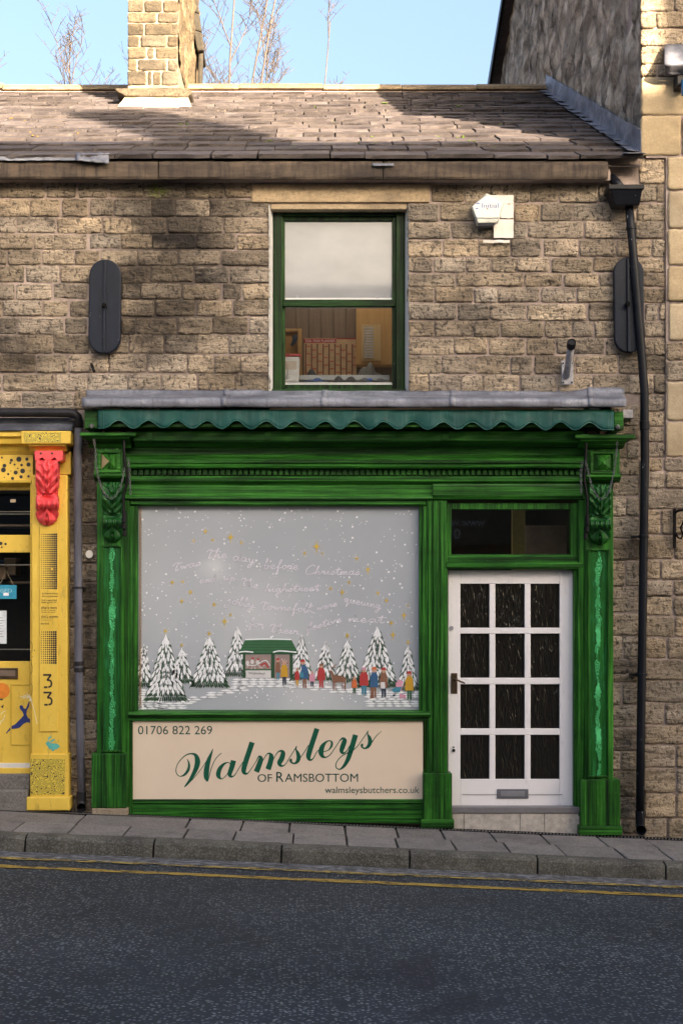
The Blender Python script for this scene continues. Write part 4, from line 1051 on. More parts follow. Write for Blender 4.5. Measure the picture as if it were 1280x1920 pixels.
# ------------------------------------------------------------------ green shopfront
sf = thing('green_shopfront', 'dark green timber shopfront with display window, white glazed door and cream sign board', 'shopfront', (0, -.05, 0))
GH, GV = M['green_h'], M['green_v']
def pprof(name, prof, a, b, mat=None, parent=None, bevel=0):
    pts = [(y, Z_(p, y)) for y, p in prof]
    return obj(name, MB().prism_x(pts, X_(a,-.05), X_(b,-.05)), mat or GH, parent or sf, bevel=bevel)
cor2 = pprof('cornice', [(-.20,809),(-.20,826),(-.185,829),(-.13,833),(-.075,838),(.3,838),(.3,800),(-.1,800)], 255, 1092, bevel=.004)
for px in (281, 502, 834):
    r_ = obj('rosette', MB().pbox(px-6, px+6, 810, 825, -.212, -.2005), GH, cor2, bevel=.002)
for px in (289, 497, 507, 641, 829, 840): pass
pprof('frieze', [(-.05,838.3),(-.05,853),(-.065,856),(-.09,859),(-.10,862),(-.10,868),(-.085,870),(-.095,873),(-.09,877),(-.06,879.5),(.3,879.5),(.3,838.3)], 233, 1104, bevel=.003)
pprof('dentil_backing', [(-.012,879.8),(-.012,892.5),(.3,892.5),(.3,879.8)], 233, 1104, M['green_h'])
dn = MB(); px = 240
while px < 1096:
    dn.pbox(px, px+6.6, 881, 890.5+.0*px, -.048, -.013); px += 10.9
kind(obj('dentil_row', dn, GH, sf), 'stuff')
pprof('architrave', [(-.045,892.8),(-.052,896),(-.052,902),(-.03,906),(-.016,909),(-.016,928),(-.034,931),(-.038,935),(-.02,937.6),(.1,937.6),(.3,892.8)], 233, 1104, bevel=.003)
pprof('window_head', [(-.004,938),(-.008,941),(-.008,945),(.012,949.5),(.1,949.5),(.1,938)], 244, 799, bevel=.002)
pprof('door_head_panel', [(-.046,907),(-.05,911),(-.05,929),(-.04,934),(-.0165,934.5),(-.0165,907)], 811, 1092, bevel=.003)
# awning box and lead above
aw = thing('awning', 'teal roller awning rolled in, scalloped valance hanging above green shopfront', 'awning', W(668, 803, -.3))
def val(u, v):
    px = 184+966*u; b = 795.2+4.2*u+7.2*math.cos(2*math.pi*(px-251)/55.1)
    if px < 197: b = 803
    if px > 1140: b = 806
    if 197 <= px <= 1140: b += 1.6*mnoise.noise((px*.031, 3, 7))+.8*mnoise.noise((px*.09, 1, 4))
    t = 767.5+3*u
    y = -.335+.010*math.sin(px*.114+mnoise.noise((px*.01, 0, 0))*3)*v+.018*mnoise.noise((px*.02, v*2, 1))*v-.014*v
    return W(px, t+(b-t)*v, y)
va = obj('valance', MB().grid(val, 300, 5), M['awning'], aw, solid=.003, smooth=True)
for px_ in (190, 195, 520, 838, 1139, 1144):
    uu = (px_-184)/966
    obj('seam', MB().tube([Vector(val(uu, k/6))+Vector((0,-.003,0)) for k in range(7)], .0018, 4), M['awning_hem'], va)
hm = MB().tube([Vector(val(i/400, 1.0))+Vector((0,-.003,0)) for i in range(401)], .0035, 5)
obj('hem', hm, M['awning_hem'], va)
obj('roll_box', MB().pbox(184, 1150, 768, 800, -.31, -.02), GH, aw)
obj('end_block', MB().pbox(159, 183.5, 768, 803, -.30, -.02), GH, aw, bevel=.004)
obj('end_block', MB().pbox(1150.5, 1168, 772, 806, -.30, -.02), GH, aw, bevel=.004)
def arm(name, lab, pts, joint):
    t = obj('folding_arm', MB().tube([W(a, b, -.21) for a, b in pts], [.011]*len(pts), 10), M['iron'], aw, smooth=True); t['label'] = lab
    j = MB()
    for (a, b, c, r_) in joint: j.tube([W(a, b, -.21), W(a, c, -.21)], r_, 10)
    obj('joint', j, M['iron'], t, bevel=.003)
    return t
arm('awning_arm', 'black folding awning arm at left end of green shopfront', [(233,786),(233,845),(235,870),(240,893),(238,908),(232,928),(232,960),(233,1000)], [(233,958,980,.017),(233,982,992,.020),(234,994,1006,.015)])
arm('awning_arm', 'black folding awning arm at right end above the white door', [(1098,794),(1098,840),(1096,870),(1094,895),(1097,915),(1100,935),(1100,970),(1098,1010)], [(1100,966,986,.017),(1099,988,998,.020),(1097,1000,1012,.015)])
def chain(lab, pts, Y=-.235):
    P = [Vector(W(a, b, Y)) for a, b in pts]; segs = []
    out = []; n = len(P)
    for i in range(n-1):
        p0, p1, p2, p3 = P[max(i-1,0)], P[i], P[i+1], P[min(i+2,n-1)]
        for s_ in range(10):
            t = s_/10; out.append(.5*((2*p1)+(-p0+p2)*t+(2*p0-5*p1+4*p2-p3)*t*t+(-p0+3*p1-3*p2+p3)*t**3))
    out.append(P[-1]); mb = MB(); acc = 0; k = 0; step = .021
    for a, b in zip(out, out[1:]):
        acc += (b-a).length
        if acc >= step:
            acc -= step; k += 1; d = (b-a).normalized(); sd_ = d.cross(Vector((0,1,0))).normalized() if k % 2 else Vector((0,1,0))
            ring = [b+d*(.0155*math.cos(q))+sd_*(.0075*math.sin(q)) for q in [i/8*2*math.pi for i in range(9)]]
            mb.tube(ring, .0022, 4, False)
    return tag(obj('chain', mb, M['chain']), lab, 'chain')
c_ = chain('galvanised chain looped from left awning block across the pyramid boss', [(174,806),(178,835),(182,880),(190,912),(205,934),(220,926),(230,900),(233,880)])
chain('short chain end hanging right of the left awning arm', [(240,855),(243,885),(245,926)])
chain('galvanised chain looped from right awning block over the carved bracket', [(1157,806),(1155,845),(1150,885),(1140,922),(1127,936),(1112,920),(1103,890),(1097,866)])
chain('short chain end hanging left of the right awning arm', [(1091,862),(1088,890),(1089,924)])
for px, py in ((172, 799), (1157, 801)): obj('chain_boss', MB().tube([W(px, py, -.30), W(px, py, -.325)], [.020, .014], 12).tube([W(px, py, -.324), W(px, py, -.334)], .007, 8), M['chain'], aw, smooth=False)
def leadf(u, v):
    px = 162+1008*u; nz = mnoise.noise((u*26, v*2, 3))
    up_ = 6*max(0, min(1, (u-.905)*30))*(1 if u < .995 else .6) + (2 if u < .33 else 0)
    prof = [(YS-.004, 733-up_), (YS-.03, 741-up_*.5), (-.05, 744.5), (-.34, 745.5), (-.375, 749), (-.378, 757), (-.372, 763.5)]
    i = min(5, int(v*6)); f = v*6-i
    y = prof[i][0]+(prof[i+1][0]-prof[i][0])*f; p = prof[i][1]+(prof[i+1][1]-prof[i][1])*f
    e = -5*(v > .5)*(u < .01)
    x0, x1 = (162, 1170) if v < .4 else (154, 1173)
    return W(x0+(x1-x0)*u, p+1.1*nz+1.0*mnoise.noise((u*9, v*3, 8)), y-.006*nz)
obj('lead_flashing', MB().grid(leadf, 150, 12), M['lead'], bld, solid=.005, smooth=True)
for a_, w_ in ((.255, .012), (.438, .010), (.675, .012), (.93, .010)):
    obj('lead_lap', MB().grid(lambda u, v: tuple(Vector(leadf(a_+w_*u, v))+Vector((0, -.006, .004))), 2, 12), M['lead'], bld, solid=.004, smooth=True)
# piers with consoles
def corbel(a, b, c, d, Y, dep, mat, parent, name='carved_bracket', lower_taper=.80):
    cx = (a+b)/2; hw = (b-a)/2
    pv = [(0,.82),(.06,.95),(.16,1.0),(.30,.86),(.44,.60),(.53,.50),(.57,.62),(.62,.88),(.68,.95),(.73,.80),(.77,.50),(.82,.46),(.92,.36),(1,.10)]
    def lerp(v):
        for (x0,y0),(x1,y1) in zip(pv, pv[1:]):
            if v <= x1: return y0+(y1-y0)*(v-x0)/(x1-x0)
        return pv[-1][1]
    def fn(u, v):
        s_ = (u-.5)*2
        wd = 1.0 if v < .52 else (.98 if v < .76 else max(.12, math.sqrt(max(0, 1-((v-.80)/.21)**2)) if v > .80 else .92))
        if .42 < v < .56: wd *= .93
        dd = lerp(v)
        if v < .52:       # acanthus leaf hanging from the top
            ang = math.atan2(s_, .66-v); rel = .26*abs(math.sin(ang*4.6+.3*math.sin(v*24)))**.7*(1-.35*abs(s_))+.06*math.sin(v*46+abs(s_)*9)+.06*math.cos(s_*3.1)-.08
            if abs(s_) > .86: rel += .10
        elif v < .76:     # scroll and egg
            q = math.sqrt((s_/.7)**2+((v-.575)/.045)**2); rel = -.45*max(0, 1-q)+.10*math.sin(s_*14)*(v > .6)+.08*math.sin(v*70)*(v<.6)
        else:             # palmette
            ang = math.atan2(s_, v-.735); rel = .34*abs(math.cos(ang*3.4))**.7*(1-.2*abs(s_))-.12
        edge = max(0, abs(s_)-.93)/.07
        y = Y-dep*max(.03, (dd+rel))*(1-.55*edge**2)
        return W(cx+s_*hw*wd, c+(d-c)*v, y)
    mb = MB().grid(fn, 30, 84); w_ = 31
    rim = [i for i in range(31)]+[j*w_+30 for j in range(1, 85)]+[84*w_+i for i in range(29,-1,-1)]+[j*w_ for j in range(83,0,-1)]
    o = len(mb.v); mb.v += [(mb.v[i][0], Y+.002, mb.v[i][2]) for i in rim]; k = len(rim)
    for i in range(k): mb.f.append([rim[i], rim[(i+1)%k], o+(i+1)%k, o+i]); mb.m.append(0)
    return obj(name, mb, mat, parent, smooth=True)
def pier(a, b, blk, slab, top, panel, plinth, lip, brk, left):
    p = obj('pilaster', MB().pbox(a, b, top, plinth[2]+2, -.05, .2), GV, sf, bevel=.005)
    # console block with a pyramid boss
    x0, x1, y0, y1 = blk
    kb = MB().pbox(x0, x1, y0, y1, -.12, .1)
    k_ = obj('console_block', kb, GV, p, bevel=.004)
    pprof_ = [(-.135, y1-6), (-.135, y1-2), (-.115, y1+3), (-.085, y1+7), (-.07, y1+9), (.1, y1+9), (.1, y1-6)]
    obj('block_moulding', MB().prism_x([(q, Z_(z, q)) for q, z in pprof_], X_(x0-2,-.12), X_(x1+2,-.12)), GH, p, bevel=.003)
    fx0, fx1, fy0, fy1 = x0+6, x1-8, y0+6, y1-8
    fr = MB(); t_ = 5
    fr.pbox(fx0, fx1, fy0, fy0+t_, -.142, -.1205).pbox(fx0, fx1, fy1-t_, fy1, -.142, -.1205).pbox(fx0, fx0+t_, fy0+t_+.2, fy1-t_-.2, -.142, -.1205).pbox(fx1-t_, fx1, fy0+t_+.2, fy1-t_-.2, -.142, -.1205)
    obj('boss_frame', fr, GH, p, bevel=.003)
    bx0, bx1, by0, by1 = fx0+t_+1.5, fx1-t_-1.5, fy0+t_+1.5, fy1-t_-1.5; ap = ((bx0+bx1)/2, (by0+by1)/2)
    q = [W(bx0,by0,-.122), W(bx1,by0,-.122), W(bx1,by1,-.122), W(bx0,by1,-.122), W(*ap,-.165)]
    pm = MB(); pm.add(q, [(0,4,1),(1,4,2),(2,4,3)], 0)
    pm.add(q, [(3,4,0)], 1 if left else 0)
    obj('pyramid_boss', pm, [GV, simple('bare_timber', (.36, .27, .15), .7)], p)
    # abacus slab and bed mould
    s0, s1, sy0, sy1 = slab
    obj('abacus', MB().pbox(s0, s1, sy0, sy1, -.27, .05), M['green_h'], p, bevel=.006)
    obj('bed_mould', MB().prism_x([(q_, Z_(z, q_)) for q_, z in ((-.25, sy1+.3), (-.245, sy1+4), (-.20, sy1+10), (-.15, sy1+17), (-.13, y0+2), (.05, y0+2), (.05, sy1+.3))], X_(x0-14,-.2), X_(x1+10,-.2)), GH, p, bevel=.003)
    # shaft panel with mint wood-grain figure
    pa, pb, pc, pd = panel; t_ = 3.2
    fr = MB().pbox(pa, pb, pc, pc+t_, -.072, -.0503).pbox(pa, pb, pd-t_, pd, -.072, -.0503).pbox(pa, pa+t_, pc+t_+.2, pd-t_-.2, -.072, -.0503).pbox(pb-t_, pb, pc+t_+.2, pd-t_-.2, -.072, -.0503)
    obj('panel_moulding', fr, GV, p, bevel=.003)
    cxw = X_((pa+pb)/2, -.05)
    obj('grained_panel', MB().pbox(pa+t_+.3, pb-t_-.3, pc+t_+.3, pd-t_-.3, -.0535, -.0502), mk_grainpanel('grained_panel_'+('a' if left else 'b'), cxw, 3.1 if left else 8.4), p)
    q0, q1, q2, q3 = plinth
    obj('plinth', MB().pbox(q0, q1, q2, q3, -.09, .2), GV, p, bevel=.006)
    if lip: obj('plinth_foot', MB().pbox(*lip, -.11, .2), GH, p, bevel=.006)
    corbel(*brk, -.051, .12, M['green_c'], p)
    return p
pier(182, 233, (178, 234, 838, 894), (150, 255, 810.5, 817.5), 898, (190.5, 229.5, 1022, 1410), (172, 238, 1413, 1515), None, (191, 231, 904, 1016), True)
obj('plinth_stone', MB().pbox(172, 240, 1515.3, 1530, -.088, .2), M['lintel'], sf, bevel=.01)
pier(1096, 1149, (1100, 1161, 840, 896), (1077, 1190, 814, 822.5), 900, (1101.5, 1141.5, 1029, 1458), (1089, 1162, 1462, 1553), (1085, 1166, 1549, 1566), (1103, 1145, 908, 1020), False)
obj('stepped_jamb', MB().pbox(233.2, 243, 938, 1530, -.022, .2), GV, sf, bevel=.004)
obj('stepped_jamb', MB().pbox(1083, 1096-.3, 938, 1530, -.022, .2), GV, sf, bevel=.004)
# display window
jl = obj('window_jamb', MB().pbox(243.2, 252, 949, 1334, -.006, .1).pbox(252.2, 258.5, 949.8, 1334, .01, .1), GV, sf, bevel=.003)
jr = obj('window_jamb', MB().pbox(785.5, 791, 949.8, 1334, .01, .1).pbox(791.2, 799, 949, 1334, -.006, .1), GV, sf, bevel=.003)
obj('window_sill', MB().prism_x([(q, Z_(z, q)) for q, z in ((.1, 1330), (.03, 1331.5), (-.05, 1336), (-.055, 1340), (-.04, 1344), (-.02, 1346), (-.02, 1351.5), (.1, 1351.5))], X_(242), X_(806)), GH, sf, bevel=.003)
dw = obj('display_window', MB().add([W(257,947,.058), W(787,947,.058), W(787,1333,.058), W(257,1333,.058)], [(3,2,1,0)]), M['film'], sf)
# warm lamps lit behind the frosted film
lm = N('warm_lamp'); lm.fin((.9, .8, .6), .5); lm.b.inputs['Emission Color'].default_value = (1, .80, .58, 1); lm.b.inputs['Emission Strength'].default_value = 26
for k, (px, py, dY, rr_) in enumerate(((500, 1165, .62, .05), (300, 1130, .62, .04), (585, 1300, .45, .04), (404, 1062, .16, .012))):
    c0_ = Vector(W(px, py, dY))
    t = thing('shop_lamp', ('warm lamp glowing behind the film, above the painted shop', 'warm lamp glowing behind the film at its left edge', 'warm lamp glowing behind the film, low under the painted queue', 'tiny bulb glowing through the film beside the word twas')[k], 'lamp', c0_-Vector((0,0,rr_)), 'lamps glowing behind the shop window')
    obj('bulb', MB().tube([c0_+Vector((0,0,rr_*math.sin(a_))) for a_ in (-1.5,-1,-.5,0,.5,1,1.5)], [rr_*math.cos(a_) for a_ in (-1.5,-1,-.5,0,.5,1,1.5)], 12), lm.mat, t, smooth=True)
    obj('flex', MB().tube([c0_+Vector((0,0,rr_)), (c0_.x, c0_.y, 3.19)], .004, 6), M['iron'], t)
# curtain-like chain strip at the left of the pane
bead = MB()
for i in range(150): bead.pbox(261+(i%2)*1.2, 264.4+(i%2)*1.2, 951+i*2.5, 952.6+i*2.5, .048, .0545)
kind(obj('bead_strip', bead, simple('bead_tan', (.30, .20, .12), .6), dw), 'stuff')
YA = .0535
def art(name, mb, mats): return obj(name, mb, mats, dw)
M['p_white'] = simple('paint_white', (.84, .85, .88), .6, .04); M['p_green'] = simple('paint_fir', (.045, .11, .055), .6, .3, 60)
M['p_gold'] = simple('paint_gold', (.62, .43, .06), .6); M['p_lilac'] = simple('paint_lilac', (.74, .71, .80), .6)
def paint(name, c): return simple('paint_'+name, c, .6, .08)
r = random.Random(5)
dots = MB()
for i in range(520):
    px, py = r.uniform(264, 782), r.uniform(953, 1300)
    if py > 1290 and px < 500: continue
    dots.disc(px, py, r.choice((.8,.9,1.0,1.1,1.3,1.5,2.1)), YA-.0012, 7)
for i in range(60): dots.disc(r.uniform(440, 680), r.uniform(1280, 1318), r.choice((.7,.9,1.1,1.6)), YA-.0012, 6)
kind(art('painted_snowflakes', dots, M['p_white']), 'stuff')
def star(px, py, s_, tall=1.0):
    mb = MB(); n = 8
    for k in range(n):
        a = k*math.pi/4; L = s_*(1.0 if k % 2 == 0 else .62)*(tall if k in (2, 6) else 1)
        if k == 2: L *= 1.25
        dx, dy = math.cos(a), math.sin(a); w = s_*.17
        mb.flat([(px-dy*w, py+dx*w), (px+dx*L, py+dy*L), (px+dy*w, py-dx*w)], YA-.0004*(k % 2)-.0002)
    mb.disc(px, py, s_*.24, YA-.0008, 8)
    art('painted_star', mb, M['p_gold'])
    sp = MB()
    for k in range(14):
        a = r.uniform(0, 6.28); q = s_*r.uniform(.9, 1.6); sp.disc(px+q*math.cos(a), py+q*math.sin(a), .45, YA-.0003, 5)
    return sp
spk = MB()
for u, v, s_ in [(525,355,5),(620,283,6),(677,350,4.5),(820,330,8),(907,372,5),(355,690,6),(438,685,4.5),(500,768,6),(430,840,6),(690,868,6),(772,1003,7.5),(820,950,4.5),(300,1080,6),(650,1100,6)]:
    q = star(240+u*.2344, 930+v*.2344, s_, 1.3 if s_ > 6 else 1); spk.add(q.v, q.f)
for u, v, s_ in [(175,458,5),(270,403,9),(315,460,3.5),(590,498,5.5),(680,588,6.5),(530,690,5),(383,740,5),(475,770,6.5),(760,775,5),(828,835,6),(1000,875,3.5),(967,955,7),(867,1015,6),(880,1110,7),(515,1110,5)]:
    q = star(530+u*.2344, 930+v*.2344, s_, 1.4 if s_ > 6 else 1); spk.add(q.v, q.f)
for u, v, s_ in [(341,1209.5,5),(764.5,1204,5.5),(651,1193,5)]:
    q = star(u, v, s_); spk.add(q.v, q.f)
kind(art('painted_sparkle', spk, M['p_white']), 'stuff')
def snow_tree(cx, top, base, hw, seed):
    r = random.Random(seed); mb = MB(); H = base-top
    def tri(x0, y0, x1, y1, w, lay, m):      # tapering brush stroke
        dx, dy = x1-x0, y1-y0; l = math.hypot(dx, dy) or 1; nx, ny = -dy/l*w, dx/l*w
        mb.flat([(x0-nx*.35, y0-ny*.35), (x0+nx*.35, y0+ny*.35), (x0+dx*.6+nx, y0+dy*.6+ny), (x1, y1), (x0+dx*.6-nx, y0+dy*.6-ny)], lay, m)
    rows = max(7, int(H/9))
    for i in range(rows):
        t = (i+.6)/rows; y = top+H*(.06+.90*t); w = hw*(.10+.90*t)
        n = max(3, int(w/2.0))
        for j in range(n+1):
            s_ = (j/n)*2-1; x = cx+s_*w*.92
            tri(x-s_*3, y-4, x+s_*(3+.10*w)+r.uniform(-1,1), y+r.uniform(3,7), 1.5, YA-.0004, 1)
            tri(x-s_*2+1.2, y-4, x+s_*(2+.05*w)+r.uniform(-2,2), y+r.uniform(3,7), 1.2, YA-.0004, 1)
    mb.flat([(cx, top), (cx+hw*.17, top+H*.17), (cx+hw*.05, top+H*.14), (cx, top+H*.2), (cx-hw*.06, top+H*.14), (cx-hw*.17, top+H*.17)], YA-.0010, 0)
    for i in range(rows-1):
        t = (i+1.0)/rows; y = top+H*(.05+.84*t); w = hw*(.08+.86*t)
        n = max(2, int(w/4.6))
        for j in range(n+1):
            s_ = ((j+(.5 if i % 2 else 0))/n)*2-1 if n else 0
            if abs(s_) > 1: continue
            x = cx+s_*w*.86+r.uniform(-1,1); L = H/rows*r.uniform(1.1,1.6)
            tri(x-s_*2.5, y-L*.55, x+s_*(3+w*.06)+r.uniform(-.6,.6), y+L*.55, r.uniform(2.0,3.2)*min(1, .6+t), YA-.0014, 0)
    art('painted_fir', mb, [M['p_white'], M['p_green']])
for i, a in enumerate([(270,1206,1291,15),(341,1214,1284,22),(311,1188,1319,40),(393,1193,1292,37),(445,1174,1272,25),(565,1188,1279,21),(610,1201,1279,20),(651,1199,1282,26),(707,1174,1293,39),(765,1209,1298,20)]): snow_tree(*a, 60+i)
# snowy ground
sg = MB(); r = random.Random(77)
def drift(px, py, w, h):
    n = 7; pts = [(px+w*(-1+2*i/n), py-h*math.sin(math.pi*i/n)*r.uniform(.7,1.2)) for i in range(n+1)]+[(px+w*(1-2*i/n), py+h*.8*math.sin(math.pi*i/n)*r.uniform(.7,1.2)) for i in range(1, n)]
    sg.flat(pts, YA-.0002)
for (x0, x1, f0, f1) in [(262,300,lambda x:1294,lambda x:1330),(300,352,lambda x:1319,lambda x:1330),(345,462,lambda x:1312-(x-345)*.26,lambda x:1320-(x-345)*.22),(440,548,lambda x:1274,lambda x:1289),(540,690,lambda x:1280+(x-540)*.08,lambda x:1288+(x-540)*.11),(690,783,lambda x:1298,lambda x:1328)]:
    y0 = min(f0(x0), f0(x1)); y = y0
    while y < max(f1(x0), f1(x1)):
        x = x0+r.uniform(0, 10)
        while x < x1:
            if f0(x) <= y <= f1(x): drift(x, y, r.uniform(8, 12), r.uniform(1.7, 2.5))
            x += r.uniform(13, 20)
        y += 4.3
kind(art('painted_snow_ground', sg, M['p_white']), 'stuff')
# painted little shop
pg = paint('shop_green', (.028, .12, .045)); pgd = paint('shop_green_dark', (.015, .065, .025)); ps = paint('sign_pale', (.62, .60, .60)); pin = paint('shop_inside', (.30, .22, .20)); pred = paint('red', (.40, .035, .035)); pnk = paint('pink', (.62, .28, .38))
sh = MB()
sh.flat([(460,1199),(546,1199),(559,1224),(448,1224)], YA-.0018, 0)
for k in range(4): sh.flat([(458-k*2.4,1203+k*5.2),(548+k*2.4,1203+k*5.2),(548.5+k*2.4,1204+k*5.2),(457.5-k*2.4,1204+k*5.2)], YA-.0020, 1)
sh.flat([(448,1224),(559,1224),(558,1227),(449,1227)], YA-.0018, 1)
for a, b in ((455,460),(508,515),(543,549)): sh.flat([(a,1227),(b,1227),(b,1271),(a,1271)], YA-.0018, 1)
sh.flat([(460,1228),(508,1228),(508,1255),(460,1255)], YA-.0017, 2); sh.flat([(460,1254.5),(508,1254.5),(508,1257),(460,1257)], YA-.0019, 0)
sh.flat([(461,1257),(508,1257),(508,1271),(461,1271)], YA-.0018, 3); sh.flat([(515,1228),(543,1228),(543,1272),(515,1272)], YA-.0016, 2)
sh.stroke([(460,1199.2),(500,1198.2),(546,1199)], YA-.0021, 4, 2.2); sh.stroke([(448,1223),(460,1221.5),(475,1223)], YA-.0021, 4, 2.2); sh.stroke([(512,1223),(525,1220.5),(556,1223)], YA-.0021, 4, 2.2)
for q in ((464,1238),(473,1236),(483,1237)): sh.disc(q[0], q[1]+5, 3.4, YA-.0022, 8, 3, 1.3)
for q in ((474,1234),(484,1236)): sh.disc(*q, 2.2, YA-.0023, 7, 5)
sh.stroke([(462,1247),(480,1247),(492,1240),(500,1239),(506,1248)], YA-.0022, 4, 1.2); sh.stroke([(488,1248),(497,1244),(503,1252)], YA-.0022, 5, 3)
for k in range(40): sh.disc(r.uniform(517,541), r.uniform(1230,1255), .6, YA-.0018, 5, r.choice((4,5)))
for k in range(26): sh.disc(r.uniform(461,507), r.uniform(1247,1254), .8, YA-.0019, 5, r.choice((4,5)))
art('painted_shop', sh, [pg, pgd, pin, ps, M['p_white'], pred])
text('painted_lettering', 'Walmsleys', (466, 497, 1260, 1266), YA-.0024, M['black_print'], dw)
# painted queue of people
sk1 = paint('skin', (.50, .30, .22))
def fig(px, top, bot, w, coat, hat, legs, bend=0, skirt=False):
    mb = MB(); H = bot-top; hr = H*.085
    mb.flat([(px-w*.28,top+H*.6),(px+w*.28,top+H*.6),(px+w*.26,bot-1),(px+w*.42,bot),(px+w*.06,bot),(px,top+H*.68),(px-w*.06,bot),(px-w*.36,bot),(px-w*.24,bot-1)], YA-.0026, 2)
    mb.flat([(px-w*.24+bend,top+H*.17),(px+w*.24+bend,top+H*.17),(px+w*.46,top+H*.32),(px+w*.5,top+H*.68),(px-w*.5,top+H*.68),(px-w*.46,top+H*.32)], YA-.0028, 0)
    mb.disc(px+bend*1.2, top+hr*1.3, hr, YA-.0030, 9, 3); mb.flat([(px+bend*1.2-hr*1.05,top+hr*1.15),(px+bend*1.2-hr*.8,top+hr*.2),(px+bend*1.2+hr*.6,top),(px+bend*1.2+hr*1.05,top+hr*1.1)], YA-.0032, 1)
    art('painted_person', mb, [coat, hat, legs, sk1])
blue = paint('blue', (.03, .10, .22)); teal = paint('teal', (.05, .22, .32)); gold = paint('ochre', (.55, .30, .02)); brn = paint('brown', (.22, .10, .06)); navy = paint('ink', (.02, .03, .06)); org = paint('orange', (.60, .14, .04)); grn = paint('moss', (.04, .11, .06)); tan = paint('tan', (.40, .22, .13))
fig(521, 1234, 1274, 9, brn, pred, teal)
fig(533, 1238, 1284, 13, gold, sk1, navy)
fig(557, 1252, 1286, 9, pred, sk1, gold)
fig(571, 1236, 1290, 13, blue, pred, brn, -3)
fig(585, 1258, 1287, 11, pnk, sk1, navy)
fig(602, 1244, 1289, 15, pred, brn, pred)
fig(664, 1268, 1300, 10, org, sk1, grn)
fig(682, 1251, 1302, 17, pred, pnk, teal)
fig(701, 1250, 1307, 15, blue, org, brn)
fig(719, 1251, 1307, 15, brn, pred, navy)
fig(767, 1258, 1312, 16, gold, pred, grn)
dm = MB()
dm.flat([(622,1272),(626,1266),(640,1267),(648,1271),(648,1278),(644,1279),(630,1279),(624,1278)], YA-.0028); dm.flat([(620,1262),(615,1260),(617,1257),(623,1258),(628,1268),(623,1273)], YA-.0029)
for q in ((624,627),(628,630),(641,643),(645,648)): dm.flat([(q[0],1277),(q[1],1277),(q[1]-.3,1293),(q[0]+.3,1293)], YA-.0027)
dm.stroke([(620,1258),(624,1251),(631,1245)], YA-.003, 0, 1.3); dm.stroke([(625,1251),(629,1251)], YA-.003, 0, 1.0); dm.stroke([(622,1254),(620,1249)], YA-.003, 0, 1.0)
art('painted_deer', dm, brn)
pm_ = MB().flat([(741,1282),(748,1274),(756,1278),(752,1288),(742,1288)], YA-.0028, 0).flat([(733,1293),(743,1288),(755,1288),(749,1298),(738,1298)], YA-.0029, 1).disc(738,1304,2.2,YA-.003,8,2).disc(750,1304,2.2,YA-.003,8,2).stroke([(750,1296),(757,1284)], YA-.003, 0, 1.2)
art('painted_pushchair', pm_, [pnk, teal, navy])
art('painted_dog', MB().flat([(748,1304),(750,1301),(760,1303),(760,1308),(758,1311),(757,1308),(752,1308),(751,1311),(749,1308)], YA-.0032), pnk)
art('painted_dog', MB().flat([(694,1290),(698,1288),(700,1297),(701,1309),(693,1310),(695,1298)], YA-.0032), brn)
art('painted_bag', MB().flat([(713,1279),(721,1279),(722,1291),(713,1291)], YA-.0034), ps); art('painted_bag', MB().flat([(562,1261),(569,1261),(569,1270),(562,1270)], YA-.0034), teal)
